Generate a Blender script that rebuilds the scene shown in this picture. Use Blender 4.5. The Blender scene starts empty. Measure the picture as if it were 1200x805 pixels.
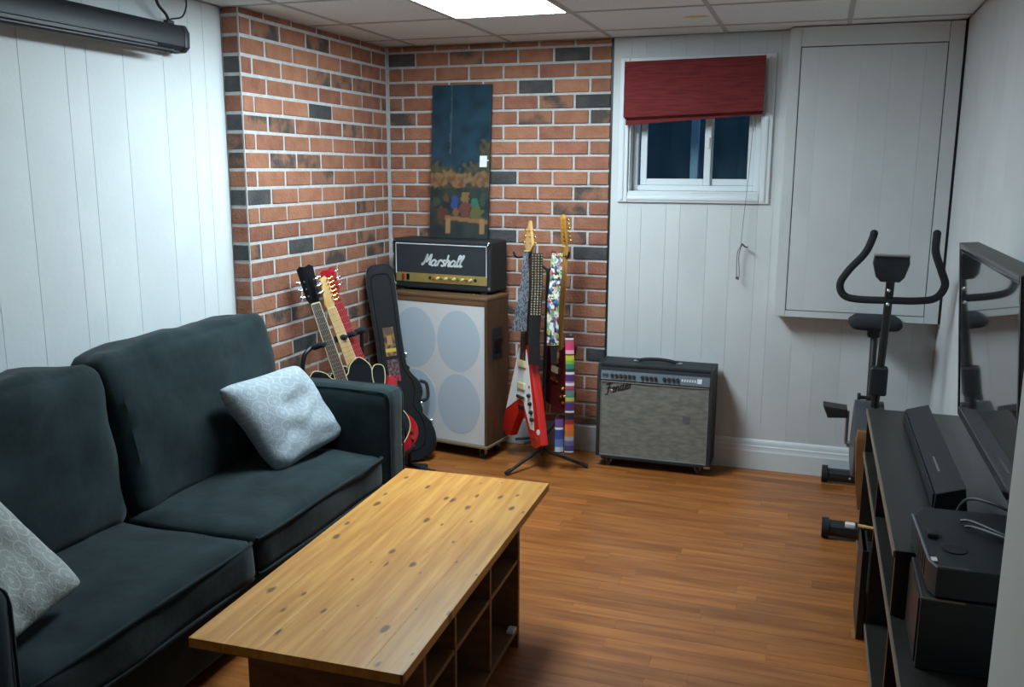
import bpy, bmesh, math, random
from mathutils import Vector, Matrix, noise
random.seed(7)
SC = bpy.context.scene
COL = SC.collection
R = math.radians

# ------------------------------------------------------------------ camera
F, YAW, PITCH, ROLL = 1053.5, -.32506, -.19229, .00383
f = Vector((math.sin(YAW)*math.cos(PITCH), math.cos(YAW)*math.cos(PITCH), math.sin(PITCH)))
r0 = Vector((math.cos(YAW), -math.sin(YAW), 0)); u0 = r0.cross(f)
rr = math.cos(ROLL)*r0 + math.sin(ROLL)*u0; uu = -math.sin(ROLL)*r0 + math.cos(ROLL)*u0
cd = bpy.data.cameras.new('camera'); cam = bpy.data.objects.new('camera', cd); COL.objects.link(cam)
cd.sensor_width = 36; cd.lens = F/1200*36; cd.clip_start = .02
m = Matrix((rr, uu, -f)).transposed().to_4x4(); m.translation = (2.535, -5.129, 1.687)
cam.matrix_world = m; SC.camera = cam

# ------------------------------------------------------------------ world, light level
w = bpy.data.worlds.new('night'); SC.world = w; w.use_nodes = True
w.node_tree.nodes['Background'].inputs[0].default_value = (.11, .27, .50, 1)
w.node_tree.nodes['Background'].inputs[1].default_value = 1.1
SC.view_settings.view_transform = 'Standard'; SC.view_settings.look = 'None'
SC.view_settings.gamma = 1; SC.view_settings.use_curve_mapping = False
SC.view_settings.exposure = 0.5
PANEL_STRENGTH = 26.0            # the lit ceiling panel (its builder is below)
PANEL_COLOR = (.74, .92, 1.0)

# ------------------------------------------------------------------ materials
MATS = {}
def mat(name, col, rough=.6, metal=0., col2=None, scale=8., stretch=(1,1,1), bump=0., bscale=None, sheen=0., spec=.5,
        rand=0., emit=0., coat=0., trans=0., detail=4., contrast=(.35,.65)):
    if name in MATS: return MATS[name]
    m = bpy.data.materials.new(name); m.use_nodes = True; nt = m.node_tree; N = nt.nodes; L = nt.links
    b = N['Principled BSDF']
    b.inputs['Base Color'].default_value = (*col, 1); b.inputs['Roughness'].default_value = rough
    b.inputs['Metallic'].default_value = metal; b.inputs['Specular IOR Level'].default_value = spec
    b.inputs['Coat Weight'].default_value = coat; b.inputs['Transmission Weight'].default_value = trans
    if sheen:
        b.inputs['Sheen Weight'].default_value = sheen; b.inputs['Sheen Roughness'].default_value = .45
    if emit:
        b.inputs['Emission Color'].default_value = (*col, 1); b.inputs['Emission Strength'].default_value = emit
    tc = N.new('ShaderNodeTexCoord'); mp = N.new('ShaderNodeMapping'); L.new(tc.outputs['Object'], mp.inputs[0])
    mp.inputs['Scale'].default_value = stretch
    oi = N.new('ShaderNodeObjectInfo')
    ad = N.new('ShaderNodeVectorMath'); ad.operation = 'ADD'; L.new(mp.outputs[0], ad.inputs[0])
    mu = N.new('ShaderNodeMath'); mu.operation = 'MULTIPLY'; mu.inputs[1].default_value = 37.; L.new(oi.outputs['Random'], mu.inputs[0])
    L.new(mu.outputs[0], ad.inputs[1])
    nz = N.new('ShaderNodeTexNoise'); nz.inputs['Scale'].default_value = scale; nz.inputs['Detail'].default_value = detail
    L.new(ad.outputs[0], nz.inputs['Vector'])
    out = None
    if col2:
        cr = N.new('ShaderNodeValToRGB'); cr.color_ramp.elements[0].position = contrast[0]; cr.color_ramp.elements[1].position = contrast[1]
        cr.color_ramp.elements[0].color = (*col, 1); cr.color_ramp.elements[1].color = (*col2, 1)
        L.new(nz.outputs['Fac'], cr.inputs[0]); out = cr.outputs[0]
    if rand:
        hs = N.new('ShaderNodeHueSaturation')
        mr = N.new('ShaderNodeMapRange'); mr.inputs[3].default_value = 1-rand; mr.inputs[4].default_value = 1+rand
        L.new(oi.outputs['Random'], mr.inputs[0]); L.new(mr.outputs[0], hs.inputs['Value'])
        if out: L.new(out, hs.inputs['Color'])
        else: hs.inputs['Color'].default_value = (*col, 1)
        out = hs.outputs[0]
    if out: L.new(out, b.inputs['Base Color'])
    if bump:
        n2 = N.new('ShaderNodeTexNoise'); n2.inputs['Scale'].default_value = bscale or scale*3; n2.inputs['Detail'].default_value = 5
        L.new(ad.outputs[0], n2.inputs['Vector'])
        bp = N.new('ShaderNodeBump'); bp.inputs['Strength'].default_value = bump; bp.inputs['Distance'].default_value = .01
        L.new(n2.outputs['Fac'], bp.inputs['Height']); L.new(bp.outputs[0], b.inputs['Normal'])
    m.diffuse_color = (*col, 1); MATS[name] = m; return m

def vcmat(name, rough=.6, bump=0.):
    m = bpy.data.materials.new(name); m.use_nodes = True; nt = m.node_tree
    a = nt.nodes.new('ShaderNodeVertexColor'); a.layer_name = 'col'
    nt.links.new(a.outputs[0], nt.nodes['Principled BSDF'].inputs['Base Color'])
    nt.nodes['Principled BSDF'].inputs['Roughness'].default_value = rough
    return m

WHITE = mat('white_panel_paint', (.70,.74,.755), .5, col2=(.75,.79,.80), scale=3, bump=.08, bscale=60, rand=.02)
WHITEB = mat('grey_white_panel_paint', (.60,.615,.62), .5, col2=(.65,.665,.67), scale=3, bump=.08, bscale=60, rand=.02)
GROOVE = mat('groove_shadow_paint', (.55,.58,.59), .7)
TRIM = mat('trim_gloss_white', (.70,.73,.75), .35, spec=.5)
BEIGE = mat('near_wall_paint', (.50,.51,.48), .6, bump=.05, bscale=90)
CEIL = mat('ceiling_tile_paint', (.73,.785,.80), .85, col2=(.79,.845,.86), scale=90, bump=.35, bscale=220, rand=.02)
CEILBAR = mat('grid_bar_paint', (.42,.42,.42), .6)
MORTAR = mat('mortar', (.50,.50,.50), .9, col2=(.60,.60,.59), scale=30, bump=.6, bscale=120)
LEDGE = mat('grey_ledge_paint', (.36,.37,.37), .7, col2=(.47,.48,.47), scale=14, bump=.3)
BR1 = mat('brick_red', (.25,.095,.058), .9, col2=(.34,.140,.088), scale=14, bump=.7, bscale=70, rand=.16)
BR2 = mat('brick_orange', (.31,.125,.068), .9, col2=(.38,.165,.098), scale=14, bump=.7, bscale=70, rand=.16)
BR3 = mat('brick_mottled', (.075,.060,.052), .9, col2=(.30,.135,.080), scale=9, bump=.7, bscale=70, rand=.12, contrast=(.4,.56))
BR4 = mat('brick_charcoal', (.045,.047,.05), .8, col2=(.085,.075,.07), scale=14, bump=.7, bscale=70, rand=.15)
VELVET = mat('slate_velvet', (.0095,.0185,.0215), .9, col2=(.024,.041,.046), scale=7, bump=.3, bscale=14, contrast=(.3,.75), sheen=.14, spec=.15)
BLACK = mat('black_tolex', (.010,.013,.016), .6, bump=.5, bscale=300)
BLKM = mat('black_painted_metal', (.012,.013,.015), .4)
BLKP = mat('black_plastic', (.016,.018,.021), .45)
BLKG = mat('gloss_black', (.006,.006,.008), .12)
RUBBER = mat('black_rubber', (.012,.012,.014), .8)
FOAM = mat('black_foam', (.016,.018,.024), .9, bump=.4, bscale=150)
CHROME = mat('chrome', (.75,.76,.78), .18, metal=1)
STEEL = mat('dull_steel', (.42,.43,.45), .35, metal=1)
GOLD = mat('gold_metal', (.80,.56,.18), .25, metal=1)
GOLDP = mat('gold_panel', (.42,.31,.10), .4, metal=.5, col2=(.50,.38,.14), scale=6)
WALNUT = mat('cab_brown_wood', (.075,.038,.019), .45, col2=(.105,.055,.028), scale=7, stretch=(4,4,.7), bump=.15)
CABTOP = mat('cab_top_wood', (.12,.06,.03), .45, col2=(.16,.085,.042), scale=7, stretch=(.7,6,6), bump=.15)
GRILLEW = mat('white_grille_cloth', (.62,.61,.62), .9, bump=.3, bscale=350)
SPKR = mat('grille_over_speaker', (.44,.51,.58), .9, bump=.3, bscale=350)
SILVERG = mat('silver_grille_cloth', (.17,.165,.145), .8, col2=(.25,.24,.205), scale=22, stretch=(1,1,3), bump=.5, bscale=300)
CLOTHB = mat('black_grille_cloth', (.020,.025,.031), .85, bump=.3, bscale=350)
PIPEW = mat('white_piping', (.62,.65,.66), .5)
WHITEP = mat('white_plastic', (.78,.78,.76), .4)
REDP = mat('red_lacquer', (.62,.018,.012), .18, coat=.6)
DKRED = mat('dark_cherry_lacquer', (.09,.006,.010), .2, coat=.6)
CHERRY = mat('cherry_red_lacquer', (.42,.012,.022), .2, coat=.6)
MAPLE = mat('maple_wood', (.62,.36,.13), .35, col2=(.72,.45,.19), scale=10, stretch=(5,5,.6))
AMBER = mat('amber_maple', (.55,.25,.045), .35, col2=(.62,.31,.07), scale=10, stretch=(5,5,.6))
ROSE = mat('dark_rosewood', (.055,.028,.018), .5, col2=(.09,.045,.028), scale=12, stretch=(5,5,.6))
CREAM = mat('cream_plastic', (.72,.62,.36), .4)
STRING = mat('string_steel', (.5,.5,.5), .3, metal=1)
REDCLOTH = mat('red_blind_fabric', (.13,.011,.013), .9, col2=(.20,.022,.022), scale=12, stretch=(.8,1,9), bump=.5, bscale=30)
BIKEB = mat('copper_cover', (.22,.085,.028), .4, col2=(.28,.12,.045), scale=6)
BIKEG = mat('bike_dark_grey', (.06,.065,.075), .45)
SCREENM = mat('tv_screen_glass', (.012,.014,.015), .06, spec=1.0, coat=1.0)
STANDM = mat('black_brown_laminate', (.020,.018,.017), .33, col2=(.028,.025,.023), scale=9, stretch=(4,.5,4))
STANDE = mat('stand_edge_band', (.20,.15,.11), .4)
TBODY = mat('table_stained_pine', (.15,.072,.03), .45, col2=(.22,.11,.048), scale=8, stretch=(1,1,5))
DARKW = mat('night_well', (.06,.085,.085), .9, col2=(.08,.105,.10), scale=4)
PAPER = mat('white_label', (.75,.77,.78), .5)
INK = mat('grey_ink', (.10,.11,.13), .6)
CABLE = mat('grey_cable', (.055,.06,.065), .5)

def brick_mat_pick():
    q = random.random()
    return BR1 if q < .44 else BR2 if q < .90 else BR3 if q < .975 else BR4

def glass_mat():
    m = bpy.data.materials.new('window_glass'); m.use_nodes = True; nt = m.node_tree; N = nt.nodes
    g = N.new('ShaderNodeBsdfGlossy'); g.inputs['Roughness'].default_value = .03; g.inputs[0].default_value = (.9,.95,1,1)
    t = N.new('ShaderNodeBsdfTransparent'); t.inputs[0].default_value = (.82,.9,.93,1)
    fr = N.new('ShaderNodeFresnel'); fr.inputs[0].default_value = 1.5
    mx = N.new('ShaderNodeMixShader'); nt.links.new(fr.outputs[0], mx.inputs[0]); nt.links.new(t.outputs[0], mx.inputs[1]); nt.links.new(g.outputs[0], mx.inputs[2])
    nt.links.new(mx.outputs[0], N['Material Output'].inputs[0]); return m
GLASS = glass_mat()

def pine_mat():
    m = mat('knotty_pine', (.50,.205,.034), .38, col2=(.66,.335,.078), scale=4, stretch=(9,.7,4), bump=.05, rand=.11, coat=.0)
    nt = m.node_tree; N = nt.nodes; L = nt.links; b = N['Principled BSDF']
    src = b.inputs['Base Color'].links[0].from_socket
    tc = N.new('ShaderNodeTexCoord'); mp = N.new('ShaderNodeMapping'); mp.inputs['Scale'].default_value = (13., 6.0, 0.01)
    L.new(tc.outputs['Object'], mp.inputs[0])
    oi = N.new('ShaderNodeObjectInfo'); mu = N.new('ShaderNodeMath'); mu.operation = 'MULTIPLY'; mu.inputs[1].default_value = 23.
    ad = N.new('ShaderNodeVectorMath'); L.new(oi.outputs['Random'], mu.inputs[0]); L.new(mp.outputs[0], ad.inputs[0]); L.new(mu.outputs[0], ad.inputs[1])
    ns = N.new('ShaderNodeTexNoise'); ns.inputs['Scale'].default_value = 3.5; L.new(ad.outputs[0], ns.inputs['Vector'])
    a2 = N.new('ShaderNodeMix'); a2.data_type = 'RGBA'; a2.inputs[0].default_value = .22
    L.new(ad.outputs[0], a2.inputs[6]); L.new(ns.outputs['Color'], a2.inputs[7])
    v = N.new('ShaderNodeTexVoronoi'); v.voronoi_dimensions = '2D'; v.inputs['Scale'].default_value = 1.
    L.new(ad.outputs[0], v.inputs['Vector'])
    sp = N.new('ShaderNodeSeparateColor'); L.new(v.outputs['Color'], sp.inputs[0])
    rad = N.new('ShaderNodeMapRange'); rad.inputs[1].default_value = .30; rad.inputs[2].default_value = 1.; rad.inputs[3].default_value = .02; rad.inputs[4].default_value = .165
    L.new(sp.outputs[0], rad.inputs[0])
    dv = N.new('ShaderNodeMath'); dv.operation = 'DIVIDE'; L.new(v.outputs['Distance'], dv.inputs[0]); L.new(rad.outputs[0], dv.inputs[1])
    nn = N.new('ShaderNodeMath'); nn.operation = 'MULTIPLY_ADD'; nn.inputs[1].default_value = 1.2; nn.inputs[2].default_value = -.6; L.new(ns.outputs['Fac'], nn.inputs[0])
    sm = N.new('ShaderNodeMath'); L.new(dv.outputs[0], sm.inputs[0]); L.new(nn.outputs[0], sm.inputs[1])
    cr = N.new('ShaderNodeValToRGB'); e = cr.color_ramp.elements; e[0].position = .45; e[0].color = (.9,.9,.9,1); e[1].position = 1.; e[1].color = (0,0,0,1)
    L.new(sm.outputs[0], cr.inputs[0])
    mx = N.new('ShaderNodeMix'); mx.data_type = 'RGBA'; L.new(cr.outputs[0], mx.inputs[0]); L.new(src, mx.inputs[6]); mx.inputs[7].default_value = (.12,.040,.010,1)
    L.new(mx.outputs[2], b.inputs['Base Color']); return m
PINE = pine_mat()

FLOORM = mat('laminate_strip', (.25,.074,.015), .38, col2=(.41,.145,.033), scale=2.6, stretch=(1.0,11,1), rand=.15, bump=.0, coat=.0, detail=6)

def pillow_mat(name, c1, c2):
    m = mat(name, c1, .85, bump=.25, bscale=160); nt = m.node_tree; N = nt.nodes; L = nt.links; b = N['Principled BSDF']
    tc = N.new('ShaderNodeTexCoord'); v = N.new('ShaderNodeTexVoronoi'); v.voronoi_dimensions = '2D'; v.inputs['Scale'].default_value = 7.; v.inputs['Randomness'].default_value = .35
    L.new(tc.outputs['UV'], v.inputs['Vector'])
    wv = N.new('ShaderNodeMath'); wv.operation = 'MULTIPLY'; wv.inputs[1].default_value = 17.; L.new(v.outputs['Distance'], wv.inputs[0])
    sn = N.new('ShaderNodeMath'); sn.operation = 'SINE'; L.new(wv.outputs[0], sn.inputs[0])
    cr = N.new('ShaderNodeValToRGB'); e = cr.color_ramp.elements; e[0].position = .55; e[0].color = (*c1,1); e[1].position = .95; e[1].color = (*c2,1)
    L.new(sn.outputs[0], cr.inputs[0]); L.new(cr.outputs[0], b.inputs['Base Color']); return m
PILLOW = pillow_mat('pillow_circles_fabric', (.36,.42,.47), (.47,.53,.57))
PILLOW2 = pillow_mat('pillow_rings_fabric', (.34,.37,.36), (.48,.50,.47))

# ------------------------------------------------------------------ mesh builder
class MB:
    def __init__(s): s.v = []; s.f = []; s.c = None; s.uv = None
    def add(s, vs, fs, M=None):
        o = len(s.v)
        s.v += [tuple(M @ Vector(p)) if M else tuple(p) for p in vs]
        s.f += [tuple(i+o for i in q) for q in fs]; return s
    def box(s, a, b, bev=0., M=None):
        x0,x1 = sorted((a[0],b[0])); y0,y1 = sorted((a[1],b[1])); z0,z1 = sorted((a[2],b[2]))
        if bev <= 0:
            vs = [(x,y,z) for z in (z0,z1) for y in (y0,y1) for x in (x0,x1)]
            return s.add(vs, [(0,2,3,1),(4,5,7,6),(0,1,5,4),(2,6,7,3),(0,4,6,2),(1,3,7,5)], M)
        bm = bmesh.new(); bmesh.ops.create_cube(bm, size=1)
        for v in bm.verts: v.co = Vector(((x0+x1)/2+v.co.x*(x1-x0), (y0+y1)/2+v.co.y*(y1-y0), (z0+z1)/2+v.co.z*(z1-z0)))
        bev = min(bev, (x1-x0)*.49, (y1-y0)*.49, (z1-z0)*.49)
        bmesh.ops.bevel(bm, geom=bm.edges[:], offset=bev, segments=3 if bev > .008 else 2, profile=.5, affect='EDGES')
        bm.verts.index_update()
        s.add([v.co[:] for v in bm.verts], [[v.index for v in q.verts] for q in bm.faces], M); bm.free(); return s
    def tube(s, pts, r, n=8, closed=False, M=None, cap=True):
        pts = [Vector(p) for p in pts]; k = len(pts)
        rad = r if isinstance(r, (list,tuple)) else [r]*k
        vs = []; prev = None
        for i,p in enumerate(pts):
            a = pts[(i-1) % k] if (closed or i) else p; b = pts[(i+1) % k] if (closed or i < k-1) else p
            t = (b-a).normalized()
            if prev is None: q = t.orthogonal().normalized()
            else: q = (prev - t*prev.dot(t)); q = q.normalized() if q.length > 1e-6 else t.orthogonal().normalized()
            prev = q; h = t.cross(q)
            vs += [p + (q*math.cos(2*math.pi*j/n) + h*math.sin(2*math.pi*j/n))*rad[i] for j in range(n)]
        fs = []
        for i in range(k if closed else k-1):
            for j in range(n):
                a = i*n+j; b = i*n+(j+1)%n; c = ((i+1)%k)*n+(j+1)%n; d = ((i+1)%k)*n+j; fs.append((a,b,c,d))
        if not closed and cap: fs += [tuple(range(n))[::-1], tuple(range((k-1)*n, k*n))]
        return s.add(vs, fs, M)
    def cyl(s, a, b, r, n=16, r2=None, M=None): return s.tube([a,b], [r, r if r2 is None else r2], n, M=M)
    def prism(s, out, y0, y1, M=None, bev=0.):          # outline in x,z extruded along y
        n = len(out); ym = (y0+y1)/2
        area = sum(out[i][0]*out[(i+1)%n][1]-out[(i+1)%n][0]*out[i][1] for i in range(n))
        if area < 0: out = out[::-1]
        bm = bmesh.new(); A = [bm.verts.new((x,y0,z)) for x,z in out]; B = [bm.verts.new((x,y1,z)) for x,z in out]
        fa = bm.faces.new(A); fb = bm.faces.new(B[::-1])
        for i in range(n): bm.faces.new((A[i], A[(i+1)%n], B[(i+1)%n], B[i]))
        if bev:
            es = [e for e in fa.edges] + [e for e in fb.edges]
            bmesh.ops.bevel(bm, geom=es, offset=bev, segments=2, profile=.5, affect='EDGES')
        big = [q for q in bm.faces if len(q.verts) > 4]; bmesh.ops.triangulate(bm, faces=big)
        bm.verts.index_update()
        s.add([v.co[:] for v in bm.verts], [[v.index for v in q.verts] for q in bm.faces], M); bm.free(); return s
    def sphere(s, c, r, n=12, sc=(1,1,1), M=None):
        vs = []; fs = []; h = n//2
        for i in range(h+1):
            t = math.pi*i/h
            for j in range(n):
                p = 2*math.pi*j/n; vs.append((c[0]+r*sc[0]*math.sin(t)*math.cos(p), c[1]+r*sc[1]*math.sin(t)*math.sin(p), c[2]+r*sc[2]*math.cos(t)))
        for i in range(h):
            for j in range(n): fs.append((i*n+j, (i+1)*n+j, (i+1)*n+(j+1)%n, i*n+(j+1)%n))
        return s.add(vs, fs, M)
    def soft(s, c, size, r, crown=(0,0,0), n=10, M=None, wob=0., seed=0.):
        hx,hy,hz = [q/2 for q in size]; vs = []; fs = []; idx = {}
        def pt(p):
            key = tuple(round(q,4) for q in p)
            if key in idx: return idx[key]
            P = Vector((p[0]*hx, p[1]*hy, p[2]*hz)); I = Vector((max(-hx+r,min(hx-r,P.x)), max(-hy+r,min(hy-r,P.y)), max(-hz+r,min(hz-r,P.z))))
            d = P-I; d = d.normalized()*r if d.length > 1e-9 else d
            Q = I+d
            Q.x += crown[0]*p[0]*max(0,(1-p[1]**2))**.8*max(0,(1-p[2]**2))**.8 ; Q.y += crown[1]*p[1]*(1-p[0]**2)*(1-p[2]**2); Q.z += crown[2]*p[2]*(1-p[0]**2)**.8*(1-p[1]**2)**.8
            if wob:
                k = noise.noise(Q*6+Vector((seed,seed,seed))); Q += (Q-I).normalized()*k*wob if (Q-I).length>1e-6 else Vector((k*wob,0,0))*0
                Q += Vector((noise.noise(Q*3.5+Vector((seed,9,2))), noise.noise(Q*3.5+Vector((3,seed,5))), noise.noise(Q*3.5+Vector((7,1,seed)))))*wob*.8
            idx[key] = len(vs); vs.append(Q+Vector(c)); return idx[key]
        g = [-math.cos(math.pi*i/n)*.35 + (-1+2*i/n)*.65 for i in range(n+1)]
        for ax in range(3):
            for sg in (-1,1):
                for i in range(n):
                    for j in range(n):
                        q = []
                        for (a,b) in ((i,j),(i+1,j),(i+1,j+1),(i,j+1)):
                            p = [0,0,0]; p[ax] = sg; p[(ax+1)%3] = g[a]; p[(ax+2)%3] = g[b]; q.append(pt(p))
                        fs.append(q if sg > 0 else q[::-1])
        return s.add(vs, fs, M)
    def build(s, name, material, parent=None, smooth=35, world=False, wn=False):
        me = bpy.data.meshes.new(name)
        vs = s.v
        if world and parent is not None:
            inv = MW[parent.name].inverted(); vs = [tuple(inv @ Vector(p)) for p in vs]
        me.from_pydata(vs, [], s.f); 
        bm = bmesh.new(); bm.from_mesh(me); bmesh.ops.recalc_face_normals(bm, faces=bm.faces[:])
        if smooth:
            for q in bm.faces: q.smooth = True
            lim = R(smooth)
            for e in bm.edges:
                if len(e.link_faces) == 2:
                    an = e.calc_face_angle(0); A0,A1 = sorted(q.calc_area() for q in e.link_faces)
                    if an > lim or (an > .14 and A1 > 9*A0): e.smooth = False
        bm.to_mesh(me); bm.free()
        if s.c:
            a = me.color_attributes.new('col', 'FLOAT_COLOR', 'POINT')
            for i,c in enumerate(s.c): a.data[i].color = (*c, 1)
        if s.uv:
            l = me.uv_layers.new(name='UVMap')
            for lp in me.loops: l.data[lp.index].uv = s.uv[lp.vertex_index]
        me.materials.append(material)
        o = bpy.data.objects.new(name, me); COL.objects.link(o)
        if parent is not None: o.parent = parent
        MW[o.name] = MW[parent.name].copy() if parent is not None else Matrix()
        return o
MW = {}
def thing(name, label, cat, loc=(0,0,0), rotz=0., group=None, M=None, kind=None):
    o = bpy.data.objects.new(name, None); COL.objects.link(o); o.empty_display_size = .1
    M = M.copy() if M else Matrix.Translation(loc) @ Matrix.Rotation(rotz, 4, 'Z')
    o.matrix_world = M; MW[o.name] = M
    if label: o['label'] = label; o['category'] = cat
    if group: o['group'] = group
    if kind: o['kind'] = kind
    return o
def tag(o, label, cat, group=None):
    o['label'] = label; o['category'] = cat
    if group: o['group'] = group
    return o
def struct(name, mb, material, kind='structure', **k):
    o = mb.build(name, material, **k); o['kind'] = kind; return o
def sub(parent, name, me, loc, material=None):
    o = bpy.data.objects.new(name, me); COL.objects.link(o); o.parent = parent; o.location = loc
    if material: 
        o.material_slots[0].link = 'OBJECT'; o.material_slots[0].material = material
    return o
def catmull(pts, k=6, closed=True):
    n = len(pts); out = []
    P = [Vector(p) for p in pts]
    for i in range(n if closed else n-1):
        a,b,c,d = (P[(i-1)%n], P[i], P[(i+1)%n], P[(i+2)%n]) if closed else (P[max(i-1,0)], P[i], P[i+1], P[min(i+2,n-1)])
        for j in range(k):
            t = j/k; out.append(tuple(.5*((2*b) + (-a+c)*t + (2*a-5*b+4*c-d)*t*t + (-a+3*b-3*c+d)*t**3)))
    if not closed: out.append(tuple(P[-1]))
    return out
def circle(cx, cz, r, n=24, rz=None): return [(cx+r*math.cos(2*math.pi*i/n), cz+(rz or r)*math.sin(2*math.pi*i/n)) for i in range(n)]

# ================================================================== THE SETTING
H = 2.4; XL, XR, YF = -.10, 3.164, -5.9

# ---- floor: laminate strips laid across the room
fl = struct('floor', MB().box((XL-.1, YF, -.06), (XR+.1, .12, -.006)), mat('floor_joint', (.10,.035,.012), .6))
def plank_mesh(L, W):
    return MB().box((0,0,-.006), (L, W, 0))
SW = .074; rest = MB(); y = 0.; row = 0
cache = {}
while y > YF:
    x = XL + .0 ; off = random.choice([.15,.3,.45,.6,.75,.9])
    first = True
    while x < XR:
        L = off if first else random.choice([.42,.55,.7,.86,1.0]); first = False
        L = min(L, XR-x)
        if L < .03: break
        if y > -3.1:
            key = round(L,3)
            if key not in cache:
                o = plank_mesh(L-.0008, SW-.0008).build('floor_strip', FLOORM, fl); cache[key] = o.data
                o.location = (x, y-SW, 0)
            else: sub(fl, 'floor_strip', cache[key], (x, y-SW, 0))
        else: rest.box((x, y-SW, -.006), (x+L-.0008, y-.0008, 0))
        x += L
    y -= SW; row += 1
o = rest.build('floor_strips_near_camera', FLOORM, fl); o['kind'] = 'stuff'

# ---- ceiling: suspended tiles between grid bars
ce = struct('ceiling', MB().box((XL-.1, YF, H+.03), (XR+.1, .12, H+.06)), mat('ceiling_void', (.2,.2,.2), .9))
gx = [XL, .20, .795, 1.385, 2.01, 2.62, XR]
gy = [0., -.27, -.865, -1.48, -2.085, -2.69, -3.30, -3.91, -4.52, -5.13, -5.74, YF]
LX0, LX1, LY0, LY1 = .795, 1.385, -.865, -2.085
def stained_tile():
    m = mat('ceiling_tile_stained', (.50,.50,.49), .85, bump=.35, bscale=220); nt = m.node_tree; N = nt.nodes; b = N['Principled BSDF']
    tc = N.new('ShaderNodeTexCoord'); mp = N.new('ShaderNodeMapping'); mp.inputs['Location'].default_value = (-.215,.0,0); mp.inputs['Scale'].default_value = (1.,2.,0)
    nt.links.new(tc.outputs['Object'], mp.inputs[0])
    nz = N.new('ShaderNodeTexNoise'); nz.inputs['Scale'].default_value = 9; nt.links.new(tc.outputs['Object'], nz.inputs['Vector'])
    ln = N.new('ShaderNodeVectorMath'); ln.operation = 'LENGTH'; nt.links.new(mp.outputs[0], ln.inputs[0])
    s_ = N.new('ShaderNodeMath'); s_.operation = 'MULTIPLY_ADD'; s_.inputs[1].default_value = .06; nt.links.new(nz.outputs['Fac'], s_.inputs[0]); nt.links.new(ln.outputs['Value'], s_.inputs[2])
    cr = N.new('ShaderNodeValToRGB'); e = cr.color_ramp.elements; e[0].position = .085; e[0].color = (.66,.52,.20,1); e[1].position = .105; e[1].color = (.76,.815,.83,1)
    nt.links.new(s_.outputs[0], cr.inputs[0]); nt.links.new(cr.outputs[0], b.inputs['Base Color']); return m
STAIN = stained_tile()
for i in range(len(gx)-1):
    for j in range(len(gy)-1):
        x0,x1,y0,y1 = gx[i], gx[i+1], gy[j+1], gy[j]
        if i == 2 and j in (2,3): continue
        o = MB().box((x0+.009-(x0+x1)/2, y0+.009-(y0+y1)/2, 0), (x1-.009-(x0+x1)/2, y1-.009-(y0+y1)/2, .012), .002).build('ceiling_tile', STAIN if (i == 3 and j == 1) else CEIL, ce)
        o.location = ((x0+x1)/2, (y0+y1)/2, H+.003)
b_ = MB()
for x in gx[1:-1]: b_.box((x-.011, YF, H), (x+.011, 0, H+.004))
for y in gy[1:-1]:
    for a,b in zip(gx[:-1], gx[1:]): b_.box((a+.011, y-.011, H), (b-.011, y+.011, H+.004))
b_.build('grid_bar', CEILBAR, ce)
# lit fixture
t = thing('ceiling_light', 'bright recessed fluorescent panel glowing in the tiled ceiling', 'light', ((LX0+LX1)/2, (LY0+LY1)/2, H))
w2, l2 = (LX1-LX0)/2-.012, (LY0-LY1)/2-.012
PAN = mat('lit_diffuser', PANEL_COLOR, .5, emit=PANEL_STRENGTH)
MB().box((-w2+.01,-l2+.01,0), (w2-.01,l2-.01,.006)).build('diffuser', PAN, t)
fr = MB()
fr.box((-w2-.001,-l2,-.002),(-w2+.01,l2,.012)); fr.box((w2-.01,-l2,-.002),(w2+.001,l2,.012)); fr.box((-w2+.01,-l2,-.002),(w2-.01,-l2+.01,.012)); fr.box((-w2+.01,l2-.01,-.002),(w2-.01,l2,.012))
fr.build('frame', TRIM, t)

# ---- left white panelled wall
wl = struct('wall_left', MB().box((XL-.12, YF, 0), (XL-.006, -1.486, H+.02)), GROOVE)
edges = [-1.486,-1.617,-1.717,-1.889,-2.125,-2.318,-2.418,-2.627,-2.80,-2.93,-3.10,-3.32,-3.50,-3.62,-3.82,-4.0,-4.2,-4.4,-4.65,-4.9,-5.2,-5.5,YF]
for a,b in zip(edges[:-1], edges[1:]):
    MB().box((XL-.006, b+.0009, .0), (XL, a-.0009, H), .0008).build('wall_panel', WHITE, wl)

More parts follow.
